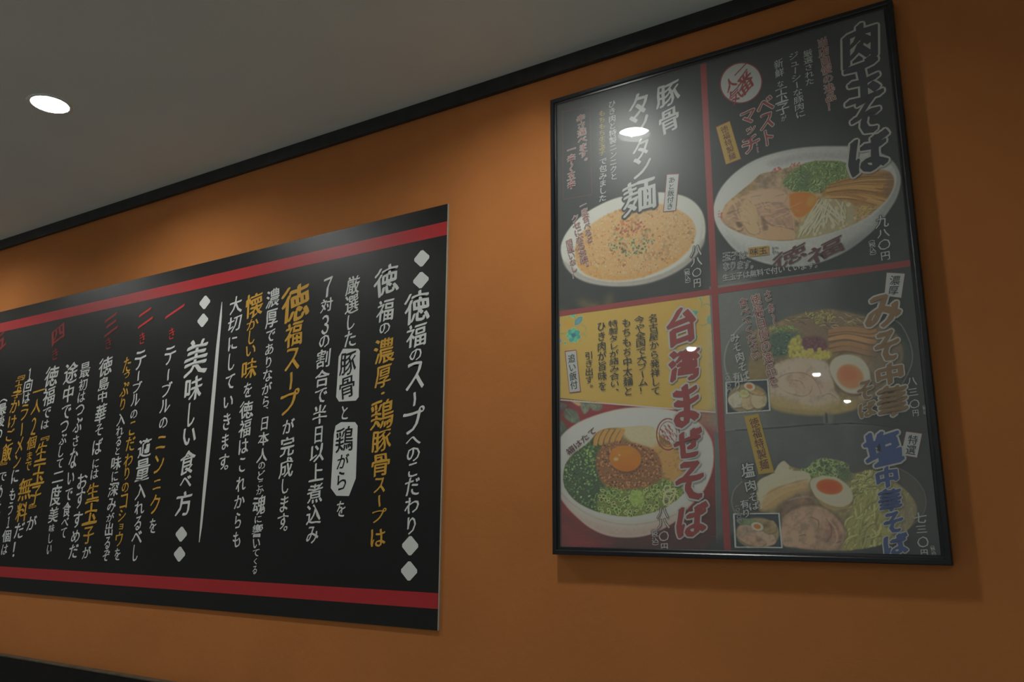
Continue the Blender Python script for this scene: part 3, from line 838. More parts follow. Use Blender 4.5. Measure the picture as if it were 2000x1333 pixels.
# bamboo
for x0 in (390, 430, 470, 515, 555):
    q = c5([(x0, 385 - (x0 - 390) * 0.1), (x0 + 10, 330), (x0 + 50, 262)]); paint(ell(*q[1], 6.0, 16, 0.25), (84, 60, 30), 1.4, 0.6)
    brush(q, 9, jitter((164, 122, 60), 0.1), 0.7, 0.95, 0.3); brush(q + (2, 0), 1.2, (196, 158, 96), 0.6, 0.7)
mn = c5([(400, 470), (450, 380), (560, 350), (700, 370), (830, 420), (880, 500), (880, 620), (780, 690), (620, 710), (480, 680), (410, 590)])
paint(mn, (112, 74, 44), 3, 0.95)
blobs(mn, 620, 0.9, 2.5, [(130, 86, 54), (146, 100, 64), (98, 62, 38), (160, 112, 72), (120, 72, 44), (82, 50, 32)], 0.35, 0.9, 0.65)
yk = c5(ell(615, 482, 116, 92, 0.12, 24))
paint(yk + (1.5, 4), (60, 34, 18), 3, 0.7)
paint(yk, (208, 128, 20), 1.0, grad=(0.2, 0.9, -0.16))
paint(c5(ell(600, 430, 80, 30)), (226, 156, 40), 4, 0.6); paint(c5(ell(620, 550, 70, 22)), (176, 92, 14), 4, 0.6)
paint(c5(ell(545, 485, 18, 14)), (236, 214, 170), 1.2, 0.9); paint(c5(ell(570, 455, 8, 6)), (236, 214, 170), 0.8, 0.8)
clip()
# red seal printed on the inside of the bowl
for rx, ry, w_, col_ in ((84, 116, 2.6, (120, 46, 48)), (66, 94, 1.4, (128, 56, 56))):
    e = c5(ell(932, 300, rx, ry, 0.0, 28)); brush(np.concatenate([e, e[:2]]), w_, col_, 0.4, 0.9, 0.0)
for i in range(26):
    a_ = i * 0.7; r_ = 14 + 44 * ((i * 0.381) % 1)
    x, y = 932 + r_ * math.cos(a_), 300 + r_ * 1.4 * math.sin(a_)
    brush(c5([(x - 12, y - 14), (x + 4, y + 2), (x + 8, y + 18)]), 1.8, (126, 50, 50), 0.4, 0.85)

# ---- miso noodles (lower right, upper picture)
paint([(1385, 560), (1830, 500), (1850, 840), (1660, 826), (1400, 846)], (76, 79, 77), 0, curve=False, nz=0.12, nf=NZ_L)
paint([(1390, 540), (1470, 540), (1500, 700), (1480, 850), (1395, 850)], (104, 106, 102), 18, 0.8)  # paler left side: grey print plus haze from the lamp reflections painted in
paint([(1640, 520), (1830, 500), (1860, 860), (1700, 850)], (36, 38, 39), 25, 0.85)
paint(c6([(560, 420), (640, 380), (800, 350), (950, 350), (1150, 370), (1350, 440), (1500, 560), (1580, 700), (1570, 850), (1480, 1000), (1350, 1100), (1200, 1170), (1000, 1215), (800, 1225), (600, 1205), (400, 1160), (250, 1080), (130, 950), (70, 800), (75, 680), (130, 580), (300, 500)]), (78, 76, 68), 3, 0.5)
ring_m = c6([(430, 330), (250, 440), (120, 580), (65, 720), (75, 860), (150, 990), (300, 1100), (500, 1180), (800, 1225), (1050, 1210), (1300, 1120), (1500, 980), (1585, 800), (1580, 650), (1500, 480), (1400, 420)])
brush(ring_m[:6], 2.4, (126, 130, 126), 0.8, 0.9, 0.2)
brush(ring_m[-5:], 2.4, (112, 106, 104), 0.8, 0.8, 0.2)
food = c6([(300, 520), (440, 480), (560, 420), (700, 380), (860, 350), (940, 350), (1100, 380), (1280, 430), (1420, 500), (1500, 620), (1520, 760), (1440, 900), (1320, 1040), (1180, 1150), (1000, 1205), (820, 1222), (600, 1205), (430, 1150), (270, 1000), (255, 800), (290, 640)])
clip(food, 3)
paint(food, (122, 104, 76), 3, nz=0.15)
paint(c6([(560, 440), (860, 380), (1150, 400), (1400, 520), (1500, 700), (1300, 760), (1000, 640), (700, 560)]), (116, 96, 76), 8, 0.9)
strands(c6([(560, 430), (860, 370), (1150, 400), (1250, 480), (1000, 520), (650, 500)]), 70, 12, 1.8, [(136, 120, 90), (150, 132, 98), (110, 92, 68)], 0.2, 0.4)
strands(c6([(720, 380), (900, 345), (980, 430), (820, 480)]), 60, 7, 1.6, [(150, 142, 80), (166, 158, 96), (128, 124, 70)], 0.6, 1.5, 0.8)
strands(c6([(430, 500), (620, 480), (680, 530), (520, 560), (450, 540)]), 50, 6, 1.8, [(120, 140, 74), (138, 156, 92), (98, 122, 64)], 0.3, 1.5, 0.8)
paint(c6([(440, 560), (560, 530), (680, 560), (690, 600), (590, 640), (580, 720), (470, 740), (440, 640)]), (62, 84, 72), 4, 0.95)
strands(c6([(440, 560), (600, 540), (600, 640), (560, 720), (460, 730)]), 60, 7, 1.6, [(70, 96, 78), (54, 76, 66), (92, 114, 84)], 0.9, 1.2, 0.8)
for y0, y1, col in ((500, 560, (158, 118, 78)), (545, 620, (166, 124, 82)), (600, 680, (150, 110, 72)), (480, 520, (150, 112, 76)), (640, 720, (142, 108, 76))):
    q = c6([(905, y0 + 55), (1060, y0 + 30), (1240, (y0 + y1) / 2 + 30), (1300, y1)]); brush(q + (0, 1.6), 11, (84, 60, 44), 1.4, 0.6, 0.3); brush(q, 10, col, 0.8, 0.95, 0.4)
corn = c6([(600, 600), (680, 570), (700, 680), (800, 700), (900, 690), (940, 720), (880, 765), (720, 765), (600, 740), (585, 680)])
paint(corn, (160, 148, 74), 2.5, 0.95)
blobs(corn, 110, 2.0, 4.0, [(186, 176, 84), (170, 160, 72), (196, 190, 112), (150, 136, 64)], 0.6, 0.85, 0.8)
paint(c6([(700, 590), (800, 570), (880, 600), (905, 660), (850, 690), (760, 690), (700, 660)]), (92, 58, 66), 2.5, 0.95)
blobs(c6([(700, 590), (860, 590), (895, 660), (770, 690)]), 70, 1.2, 2.8, [(110, 58, 62), (80, 52, 68), (128, 66, 64), (96, 70, 84)], 0.6, 0.7)
blobs(c6([(730, 680), (790, 670), (870, 670), (880, 700), (740, 710)]), 14, 2.4, 3.6, [(190, 176, 96), (176, 160, 80)], 0.7, 0.9, 0.9)
paint(c6([(270, 780), (330, 740), (420, 800), (430, 930), (280, 930)]), (118, 100, 62), 5, 0.8)
pork = c6([(430, 860), (520, 780), (660, 745), (820, 760), (900, 790), (940, 900), (960, 1000), (1000, 1080), (980, 1140), (820, 1180), (600, 1160), (450, 1120), (425, 1000)])
paint(pork + (2, 4), (92, 74, 56), 4, 0.7)
paint(pork, (170, 152, 134), 2, nz=0.12)
for pts, col in (([(460, 860), (600, 790), (700, 800), (640, 880), (520, 900)], (182, 166, 150)), ([(560, 900), (700, 860), (820, 900), (860, 1000), (740, 1040), (620, 1000)], (158, 134, 116)), ([(700, 960), (800, 940), (840, 1020), (760, 1060)], (182, 160, 142)), ([(780, 780), (880, 800), (930, 920), (860, 940), (800, 860)], (182, 170, 156))):
    paint(c6(pts), col, 2.5, 0.7, nz=0.15)
for pts in ([(480, 930), (560, 880), (700, 870), (800, 930), (850, 1040)], [(540, 1010), (600, 1040), (700, 1060), (760, 1030), (780, 960)], [(600, 930), (680, 940), (720, 1000)], [(860, 1060), (920, 1040), (990, 1090)]):
    brush(c6(pts), 1.6, (128, 100, 80), 0.9, 0.7)
paint(c6([(430, 1050), (600, 1090), (800, 1140), (1000, 1090), (1150, 1100), (1100, 1180), (820, 1222), (560, 1200), (430, 1150)]), (150, 132, 84), 5, 0.85)
paint(c6([(1250, 620), (1500, 640), (1500, 800), (1380, 960), (1250, 1060), (1240, 860)]), (104, 88, 74), 7, 0.6)
egg = c6([(918, 830), (960, 750), (1060, 720), (1160, 745), (1230, 820), (1250, 920), (1220, 1010), (1140, 1040), (1040, 1020), (960, 940)])
paint(egg + (1.5, 3.5), (80, 64, 50), 3, 0.7)
paint(egg, (176, 170, 152), 1.2, grad=(0.6, -0.3, -0.08))
paint(c6(ell(1085, 900, 112, 96, 0.5, 20)), (176, 122, 80), 2.2)
paint(c6(ell(1075, 880, 70, 56, 0.5)), (190, 112, 76), 4, 0.8)
clip()
# ---- salt noodles (lower right, bottom picture)
paint([(1395, 846), (1437, 840), (1640, 828), (1700, 830), (1870, 860), (1890, 1120), (1400, 1120)], (72, 75, 73), 0, curve=False, nz=0.12, nf=NZ_L)
paint([(1700, 830), (1870, 850), (1890, 1120), (1760, 1120)], (38, 40, 42), 22, 0.9)
paint([(1420, 1045), (1620, 1085), (1800, 1050), (1880, 1130), (1400, 1130)], (32, 34, 38), 7, 0.9)
brush([(1437, 841), (1520, 836), (1590, 830), (1640, 829)], 2.0, (24, 24, 24), 0.8, 0.8, 0.2)
paint(c7([(845, 40), (910, 40), (915, 110), (850, 115)]), (100, 100, 94), 3, 0.8); brush(c7([(862, 30), (868, 110)]), 3.4, (34, 34, 34), 1, 0.8, 0.2)
rimc = c7([(300, 520), (200, 570), (135, 640), (118, 740), (150, 830), (250, 930), (420, 1040), (650, 1100), (900, 1122), (1150, 1100), (1350, 1040), (1520, 930), (1630, 820), (1648, 700), (1600, 590), (1500, 500), (1350, 430), (1100, 440)])
paint(rimc, (74, 66, 62), 2.5, 0.75)
brush(rimc[1:5], 2.0, (118, 112, 106), 0.7, 0.8, 0.2); brush(rimc[10:17], 2.0, (98, 90, 90), 0.7, 0.75, 0.2)
food = c7([(310, 640), (330, 560), (440, 500), (480, 440), (530, 405), (570, 440), (700, 470), (780, 400), (900, 390), (1030, 430), (1060, 500), (1230, 480), (1400, 560), (1550, 700), (1580, 830), (1500, 960), (1350, 1050), (1150, 1100), (900, 1120), (650, 1098), (510, 1060), (500, 850), (330, 800)])
clip(food, 1.5)
paint(food, (122, 110, 78), 1.5, nz=0.15)
gr = c7([(670, 470), (780, 395), (900, 390), (1030, 430), (1060, 520), (1000, 560), (860, 530), (760, 540), (700, 520)])
paint(gr, (108, 122, 76), 3, 0.95)
rings(gr, 90, 2.5, 5.5, [(138, 152, 100), (118, 136, 84), (156, 166, 118), (94, 114, 72)], 1.8, 0.8)
paint(c7([(940, 450), (1050, 470), (1060, 570), (980, 560)]), (66, 80, 60), 4, 0.7)
ns = c7([(1050, 620), (1100, 540), (1230, 490), (1350, 540), (1500, 680), (1560, 800), (1500, 950), (1350, 1050), (1150, 1100), (980, 1110), (1000, 950), (1060, 820)])
paint(ns, (138, 134, 82), 3, 0.95)
strands(ns, 150, 24, 3.6, [(164, 160, 102), (148, 142, 88), (178, 174, 120), (128, 120, 72)], 1.9, 0.7, 0.6, 0.6, 0.85)
strands(c7([(1050, 560), (1200, 490), (1300, 560), (1250, 640), (1080, 660)]), 50, 14, 3.2, [(150, 150, 94), (128, 128, 80), (164, 160, 104)], -0.3, 0.8, 0.8)
paint(c7([(1450, 700), (1580, 760), (1540, 930), (1400, 1010), (1440, 860)]), (112, 96, 82), 6, 0.7)
wt = c7([(310, 640), (335, 560), (440, 505), (490, 430), (535, 407), (570, 430), (575, 480), (700, 495), (740, 540), (700, 600), (560, 650), (430, 720), (340, 790), (320, 720)])
paint(wt, (178, 170, 146), 1.5, nz=0.1)
paint(c7([(420, 640), (560, 600), (700, 560), (720, 620), (600, 680), (480, 760), (380, 800), (350, 760)]), (158, 130, 88), 3, 0.9)
for pts, col in (([(340, 640), (440, 560), (560, 500), (600, 470)], (200, 196, 178)), ([(350, 700), (480, 620), (640, 570), (730, 550)], (130, 104, 66)), ([(380, 760), (520, 660), (690, 610)], (190, 164, 110)), ([(500, 450), (530, 500), (520, 560)], (196, 190, 170)), ([(400, 600), (500, 570), (640, 520)], (166, 154, 120))):
    brush(c7(pts), 2.4, col, 1.2, 0.8)
paint(c7([(480, 760), (600, 690), (740, 650), (770, 740), (640, 770), (540, 830), (480, 820)]), (112, 86, 70), 4, 0.9, nz=0.2)
brush(c7([(560, 720), (680, 690), (760, 700)]), 2.4, (146, 134, 126), 1.2, 0.7)
pork = c7([(505, 1060), (500, 900), (560, 820), (680, 765), (830, 770), (930, 840), (1000, 930), (1010, 1020), (960, 1100), (760, 1108), (600, 1088)])
paint(pork + (1, -3), (64, 50, 42), 4, 0.7)
paint(pork, (148, 120, 100), 1.8, nz=0.14)
for pts, col in (([(560, 860), (680, 800), (800, 820), (840, 920), (700, 960), (600, 930)], (158, 132, 110)), ([(520, 940), (640, 960), (820, 980), (840, 1060), (620, 1070), (515, 1040)], (162, 136, 112)), ([(870, 880), (960, 920), (990, 1010), (900, 1040), (860, 960)], (140, 104, 88))):
    paint(c7(pts), col, 3, 0.7, nz=0.2)
for pts in ([(650, 1000), (690, 990), (700, 1000)], [(860, 1050), (900, 1000), (900, 920), (860, 860)], [(740, 850), (800, 880), (800, 940)], [(930, 1060), (980, 1040)]):
    brush(c7(pts), 2.0, (94, 70, 58), 0.8, 0.75)
brush(c7([(870, 870), (930, 930), (950, 1020), (920, 1080)]), 4, (176, 150, 128), 1.6, 0.7)
egg = c7([(738, 600), (760, 550), (850, 528), (950, 545), (1040, 610), (1075, 690), (1050, 745), (980, 775), (880, 755), (790, 700)])
paint(egg + (1, 4), (70, 56, 44), 3.5, 0.8)
paint(egg, (184, 176, 154), 1.0, grad=(0.5, 0.5, -0.06))
paint(c7([(790, 700), (880, 752), (980, 772), (1050, 742), (1040, 770), (960, 800), (860, 780)]), (150, 128, 84), 1.5, 0.8)
paint(c7(ell(890, 612, 104, 60, 0.12, 22)), (196, 106, 40), 1.4)
paint(c7(ell(890, 610, 78, 40, 0.12, 22)), (206, 84, 30), 3, 0.85)
clip()


def inset(tr, quad, kind):
    q = tr(quad)
    c_ = q.mean(0)
    paint(c_ + (q - c_) * 1.05, (150, 154, 152), 0.3, curve=False)
    clip(c_ + (q - c_) * 0.98, 0.3, curve=False)
    paint(q, (46, 50, 58), 0, curve=False)
    w_, h_ = np.ptp(q[:, 0]), np.ptp(q[:, 1])
    P = lambda u, v: q[0] * (1 - u) * (1 - v) + q[1] * u * (1 - v) + q[2] * u * v + q[3] * (1 - u) * v
    e = ell(*P(0.5, 0.58), w_ * 0.46, h_ * 0.46, 0, 20)
    paint(e, (128, 114, 84), 1.0)
    if kind == 'miso':
        parts_ = (((0.25, 0.6), 0.2, 0.24, (172, 164, 146)), ((0.52, 0.68), 0.17, 0.26, (156, 138, 108)), ((0.76, 0.65), 0.18, 0.26, (162, 148, 118)), ((0.42, 0.4), 0.12, 0.12, (150, 146, 100)), ((0.72, 0.38), 0.2, 0.08, (150, 124, 84)))
    else:
        parts_ = (((0.28, 0.25), 0.24, 0.12, (96, 108, 80)), ((0.24, 0.6), 0.2, 0.26, (150, 126, 108)), ((0.6, 0.74), 0.28, 0.22, (160, 136, 116)), ((0.4, 0.82), 0.26, 0.16, (148, 120, 98)), ((0.78, 0.4), 0.15, 0.2, (128, 108, 76)))
    for (u, v), a_, b_, col in parts_:
        p = ell(*P(u, v), w_ * a_, h_ * b_, 0.2, 14, 0.08); paint(p + (0.5, 1.2), (70, 58, 44), 1.5, 0.6); paint(p, col, 0.9, 0.95, nz=0.2)
    u, v = (0.56, 0.18) if kind == 'miso' else (0.5, 0.38)
    paint(ell(*P(u, v), w_ * 0.13, h_ * 0.12, 0.3), (176, 170, 148), 0.7); paint(ell(*P(u, v), w_ * 0.075, h_ * 0.07, 0.3), (190, 112, 58), 0.8)
    clip()


z8 = T(5.33, 1400, 560)
inset(z8, [(100, 1000), (525, 972), (548, 1288), (106, 1318)], 'miso')
inset(c7, [(137, 828), (487, 824), (511, 1090), (150, 1086)], 'salt')

CAN *= (1 + 0.07 * (NZ_F - 0.5) + 0.03 * (RNG.rand(CH, CW) - 0.5))[..., None].astype(np.float32)      # print grain
CAN = np.clip(CAN + 0.7 * (CAN - blur(CAN.copy(), 3)), 0, 255)                                       # photographic crispness

# ------------------------------------------------------------------ framed menu
FD = 0.020
W_, H_ = 0.6200, 0.870
frame = empty('framed_menu', (W_ / 2, 0, -H_), label='large black framed menu under glass with five bowls of noodles, right of the long sign', cat='framed poster')
B = 0.0135
SH = 0.0110                       # depth of the printed sheet in front of the wall


def moulding(x0, z0, x1, z1, x2, z2, x3, z3):
    """mitred rail: outer edge (0-1), inner edge (3-2); raised outer ridge with a lower inner lip"""
    o0, o1, i1, i0 = map(np.array, ((x0, z0), (x1, z1), (x2, z2), (x3, z3)))
    prof = [(0.0, 0.0), (0.0, FD - 0.0015), (0.10, FD), (0.50, FD), (0.62, FD - 0.0012), (0.66, FD - 0.0035), (0.90, FD - 0.0038), (1.0, FD - 0.0050), (1.0, SH - 0.002)]
    v = []
    for s, d in prof:
        for a_, b_ in ((o0, i0), (o1, i1)):
            p = a_ + (b_ - a_) * s; v.append((p[0], -d, p[1]))
    n = len(prof)
    f = [(2 * k, 2 * k + 1, 2 * k + 3, 2 * k + 2) for k in range(n - 1)]
    f += [(2 * n - 2, 2 * n - 1, 1, 0), tuple(range(0, 2 * n, 2)), tuple(range(1, 2 * n, 2))[::-1]]
    return v, f


for r_ in ((0, 0, W_, 0, W_ - B, -B, B, -B), (0, -H_, W_, -H_, W_ - B, -H_ + B, B, -H_ + B), (0, 0, 0, -H_, B, -H_ + B, B, -B), (W_, 0, W_, -H_, W_ - B, -H_ + B, W_ - B, -B)):
    mesh('frame_rail', *moulding(*r_), M_FRAME, frame)
M_BACKING = mat('backing_board', (0.05, 0.05, 0.05), 0.8, 0.2)
box('backing', (B - 0.004, W_ - B + 0.004, -(SH - 0.0024), -0.0005, -H_ + B - 0.004, -B + 0.004), M_BACKING, frame)

# glass: clear pane plus a faint greasy film that spreads the lamp reflections
g = bpy.data.materials.new('clear_glass'); g.use_nodes = True
nt = g.node_tree; nt.nodes.clear()
out = nt.nodes.new('ShaderNodeOutputMaterial'); tr = nt.nodes.new('ShaderNodeBsdfTransparent'); tr.inputs[0].default_value = (0.985, 0.99, 0.985, 1)
gs = nt.nodes.new('ShaderNodeBsdfGlossy'); gs.inputs['Roughness'].default_value = 0.012; gs.inputs[0].default_value = (1, 1, 1, 1)
gr_ = nt.nodes.new('ShaderNodeBsdfGlossy'); gr_.inputs['Roughness'].default_value = GLASS_FILM_ROUGH; gr_.inputs[0].default_value = (1, 1, 1, 1)
mg = nt.nodes.new('ShaderNodeMixShader'); mg.inputs[0].default_value = GLASS_FILM
gm = nt.nodes.new('ShaderNodeNewGeometry')        # Schlick reflectance, the same from both faces
dt = nt.nodes.new('ShaderNodeVectorMath'); dt.operation = 'DOT_PRODUCT'
nt.links.new(gm.outputs['Incoming'], dt.inputs[0]); nt.links.new(gm.outputs['Normal'], dt.inputs[1])


def math_node(op, a_, b_):
    n = nt.nodes.new('ShaderNodeMath'); n.operation = op
    for i, q in enumerate((a_, b_)):
        if q is None: continue
        if isinstance(q, (int, float)): n.inputs[i].default_value = q
        else: nt.links.new(q, n.inputs[i])
    return n.outputs[0]


ab = math_node('ABSOLUTE', dt.outputs['Value'], None)
fres = math_node('ADD', math_node('MULTIPLY', math_node('POWER', math_node('SUBTRACT', 1.0, ab), 5.0), 0.96), 0.045)
fm = nt.nodes.new('ShaderNodeMath'); fm.operation = 'MULTIPLY'; fm.inputs[1].default_value = GLASS_GAIN
mx = nt.nodes.new('ShaderNodeMixShader')
nt.links.new(gs.outputs[0], mg.inputs[1]); nt.links.new(gr_.outputs[0], mg.inputs[2])
nt.links.new(fres, fm.inputs[0]); nt.links.new(fm.outputs[0], mx.inputs[0])
nt.links.new(tr.outputs[0], mx.inputs[1]); nt.links.new(mg.outputs[0], mx.inputs[2])
df = nt.nodes.new('ShaderNodeBsdfDiffuse'); df.inputs[0].default_value = (0.8, 0.85, 0.85, 1)
md_ = nt.nodes.new('ShaderNodeMixShader'); md_.inputs[0].default_value = GLASS_DUST
nt.links.new(mx.outputs[0], md_.inputs[1]); nt.links.new(df.outputs[0], md_.inputs[2]); nt.links.new(md_.outputs[0], out.inputs[0])
mesh('glass_pane', [(B, -0.0155, -B), (W_ - B, -0.0155, -B), (W_ - B, -0.0155, -H_ + B), (B, -0.0155, -H_ + B)], [(3, 2, 1, 0)], g, frame)

# printed sheet
pm = bpy.data.materials.new('printed_picture'); pm.use_nodes = True
pb = pm.node_tree.nodes['Principled BSDF']; pb.inputs['Roughness'].default_value = 0.7; pb.inputs['Specular IOR Level'].default_value = 0.2
at = pm.node_tree.nodes.new('ShaderNodeVertexColor'); at.layer_name = 'print'
pm.node_tree.links.new(at.outputs['Color'], pb.inputs['Base Color'])


def picture(x0, x1, z0, z1, gain, label, pitch=0.0009):
    """fine grid whose corners carry the printed colours"""
    nx, nz_ = int((x1 - x0) / pitch) + 1, int((z1 - z0) / pitch) + 1
    X, Z = np.meshgrid(np.linspace(x0, x1, nx), np.linspace(z0, z1, nz_))
    P = np.stack([X.ravel(), np.full(X.size, -SH), Z.ravel()], 1)
    q = (P - CAM) @ ROT.T
    u = 1000 + F_PX * q[:, 0] / q[:, 2]; v = 666.5 + F_PX * q[:, 1] / q[:, 2]
    cu_, cv = np.clip((u - PX0) * PS - 0.5, 0, CW - 2), np.clip((v - PY0) * PS - 0.5, 0, CH - 2)
    iu, iv = cu_.astype(int), cv.astype(int); fu, fv = (cu_ - iu)[:, None], (cv - iv)[:, None]
    c = CAN[iv, iu] * (1 - fu) * (1 - fv) + CAN[iv, iu + 1] * fu * (1 - fv) + CAN[iv + 1, iu] * (1 - fu) * fv + CAN[iv + 1, iu + 1] * fu * fv
    c = lin(np.clip(c, 0, 255)) * gain
    c = c / np.maximum(c.max(1, keepdims=True) / 0.87, 1.0)      # keep the hue of the brightest inks
    c = np.clip(c, 0.004, 0.88)
    off = np.array(frame.location)
    me = bpy.data.meshes.new('dish_picture')
    idx = np.arange(nx * nz_).reshape(nz_, nx)
    quads = np.stack([idx[:-1, :-1], idx[:-1, 1:], idx[1:, 1:], idx[1:, :-1]], -1).reshape(-1, 4)
    me.vertices.add(len(P)); me.vertices.foreach_set('co', (P - off).astype(np.float32).ravel())
    me.loops.add(quads.size); me.loops.foreach_set('vertex_index', quads.ravel().astype(np.int32))
    me.polygons.add(len(quads)); me.polygons.foreach_set('loop_start', np.arange(0, quads.size, 4, dtype=np.int32))
    me.update(calc_edges=True)
    ca = me.color_attributes.new('print', 'FLOAT_COLOR', 'POINT')
    ca.data.foreach_set('color', np.concatenate([c, np.ones((len(c), 1))], 1).astype(np.float32).ravel())
    me.materials.append(pm)
    o = bpy.data.objects.new('dish_picture', me); COL.objects.link(o); o.parent = frame
    o['label'] = label
    return o


VX, HZ, GZ = 0.3085, -0.4360, -0.6690
picture(B - 0.002, VX, HZ, -B + 0.002, GAIN['tl'], 'print of an orange soup noodle bowl on black')
picture(VX, W_ - B + 0.002, HZ, -B + 0.002, GAIN['tr'], 'print of a pork and raw egg noodle bowl on black')
picture(B - 0.002, VX, -H_ + B - 0.002, HZ, GAIN['bl'], 'print with a yellow text field and a minced meat noodle bowl on red cloth')
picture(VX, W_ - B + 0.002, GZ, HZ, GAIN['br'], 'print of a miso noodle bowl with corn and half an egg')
picture(VX, W_ - B + 0.002, -H_ + B - 0.002, GZ, GAIN['br2'], 'print of a salt noodle bowl with half an egg')

L1 = SH + 0.0004
M_PRED = mat('poster_red', (0.42, 0.035, 0.035), 0.6, 0.3)
M_PWHITE = mat('poster_white', (0.70, 0.71, 0.69), 0.6, 0.3)
M_PBLACK = mat('poster_black', (0.018, 0.018, 0.02), 0.6, 0.3)
M_PYEL = mat('poster_yellow', (0.66, 0.44, 0.055), 0.6, 0.3)
M_PORANGE = mat('poster_orange', (0.66, 0.36, 0.04), 0.6, 0.3)
M_PBLUE = mat('poster_blue', (0.05, 0.10, 0.34), 0.6, 0.3)
M_PNAVY = mat('poster_navy', (0.020, 0.020, 0.035), 0.6, 0.3)
M_PBROWN = mat('poster_brown', (0.36, 0.20, 0.075), 0.6, 0.3)
M_PSAND = mat('poster_outline', (0.70, 0.68, 0.63), 0.6, 0.3)
M_PDRED = mat('poster_dark_red', (0.20, 0.025, 0.025), 0.6, 0.3)
M_PPORC = mat('porcelain_crest_red', (0.16, 0.035, 0.045), 0.6, 0.3)
M_PCREAM = mat('poster_cream', (0.55, 0.47, 0.22), 0.6, 0.3)
box('red_band', (0.3030, 0.3140, -L1, -SH, -H_ + B, -B), M_PRED, frame)
box('red_band', (B, W_ - B, -L1 - 0.00005, -SH, -0.4410, -0.4310), M_PRED, frame)


def ptext(layers, *cols, horizontal=False, name='lettering', label=None):
    """layers = [(material, boldness, extra depth)] from the back to the front"""
    for lay in layers:
        mm, bold, dz = lay[:3]; ring = lay[3] if len(lay) > 3 else 0.0
        for c in cols:
            pr = Print()
            if horizontal: row(pr, c[0], c[1], c[2], c[3], L1 + dz, bold, c[4] if len(c) > 4 else 0.05, ring)
            else: column(pr, c[0], c[1], c[2], c[3], L1 + dz, bold, c[4] if len(c) > 4 else None, c[5] if len(c) > 5 else 0.08, ring=ring)
            pr.build(name, mm, frame, label)


def title(m_, o_): return [(o_, 0.045, 0.0008, 0.078), (m_, 0.045, 0.0011, 0.022)]
def plain(m_, bold=0.022): return [(m_, bold, 0.0008)]
def outlined(m_, o_, b1=0.02, b2=0.085): return [(o_, b1, 0.0008, b2 - b1), (m_, b1, 0.0011)]


def tag_(quad, fill, edge, grow=1.6):
    q = np.array(quad, float); c_ = q.mean(0)
    if edge:
        d = q - c_
        e = c_ + d * (1 + grow / np.abs(d).max(0))
        pr = Print(); poly(pr, e, L1 + 0.0003); pr.build('tag_border', edge, frame)
    pr = Print(); poly(pr, q, L1 + 0.0006); pr.build('tag_ground', fill, frame)


# upper left
ptext([(M_PBLACK, 0.03, 0.0005, 0.05), (M_PWHITE, 0.03, 0.0009)], ('豚骨', (1303, 163), (1308, 258), 42, [(164, 206, 44), (213, 258, 38)], 0.15))
ptext([(M_PWHITE, 0.035, 0.0009)], ('タンタン', (1245, 184), (1255, 345), 38, [(184, 232, 40), (222, 262, 40), (272, 312, 34), (306, 345, 38)], 0.15))
ptext([(M_PBLACK, 0.028, 0.0005, 0.06), (M_PWHITE, 0.028, 0.0009)], ('麺', (1247, 350), (1250, 414), 64, [(352, 414, 64)], 0.15))
ptext(plain(M_PWHITE, 0.02), ('ひき肉と特製ニンニクと', (1195, 196), (1199, 352), 14), ('で包みました', (1178, 308), (1177, 394), 15))
ptext(plain(M_PYEL, 0.02), ('もちもち生玉子', (1176, 215), (1176, 304), 13), label='gold lettering')
ptext(outlined(M_PRED, M_PSAND, 0.012, 0.06), ('辛さ選べます。', (1134, 224), (1141, 322), 17), ('一辛〜五辛', (1116, 284), (1116, 370), 16), label='red lettering')
ptext(outlined(M_PRED, M_PWHITE, 0.012, 0.06), ('一度食べると', (1138, 394), (1152, 474), 13), ('クセになるお味。', (1122, 420), (1144, 528), 16), ('間違いなし！', (1110, 468), (1124, 544), 13), label='red lettering')
pr = Print()
for p_, q_ in (((1098, 219), (1152, 208)), ((1098, 219), (1100, 390)), ((1100, 390), (1156, 380)), ((1152, 208), (1156, 380))):
    p_, q_ = np.array(p_, float), np.array(q_, float); d_ = (q_ - p_) / np.linalg.norm(q_ - p_); n_ = np.array([-d_[1], d_[0]]) * 0.55
    poly(pr, [p_ - n_, q_ - n_, q_ + n_, p_ + n_], L1)
pr.build('outline_box', M_PDRED, frame)
tag_([(1303, 342), (1325.5, 340.5), (1319, 411), (1296.5, 413)], M_PWHITE, M_PRED)
ptext(plain(M_PBLACK, 0.018), ('あと飯付き', (1312.5, 345), (1308, 410), 13), label='black lettering')
ptext([(M_PBLACK, 0.02, 0.0008, 0.05), (M_PWHITE, 0.02, 0.0011)], ('八八〇円', (1359, 480), (1362, 562), 19, [(480, 500, 22), (503, 520, 22), (524, 541, 18), (545, 561, 14)]), ('（税込）', (1341, 518), (1344, 560), 11))

# upper right
ptext(title(M_PNAVY, M_PSAND), ('肉玉そば', (1677, 50), (1700, 336), 66, [(50, 122, 66), (126, 196, 66), (192, 262, 58), (264, 334, 72)], 0.15), label='large navy lettering with a pale outline')
ptext(outlined(M_PRED, M_PSAND, 0.012, 0.06), ('当店自慢の逸品！', (1605, 74), (1626, 216), 20), label='red lettering')
ptext(plain(M_PWHITE, 0.016), ('厳選された', (1577, 97), (1582, 166), 17), ('ジューシーな豚肉に', (1549, 102), (1564, 230), 19), ('新鮮な玉子が', (1520, 116), (1531, 234), 22, [(116, 133, 17), (134, 150, 17), (158, 170, 12), (172, 200, 25), (202, 224, 25), (226, 236, 10)]))
ptext(outlined(M_PRED, M_PSAND, 0.03, 0.08), ('ベスト', (1492, 190), (1504, 282), 26, [(192, 218, 30), (222, 250, 28), (253, 282, 22)], 0.15), ('マッチ', (1460, 216), (1468, 298), 26, [(217, 242, 29), (246, 264, 24), (267, 297, 34)], 0.15), ('！！', (1480, 272), (1484, 298), 12), label='red lettering')
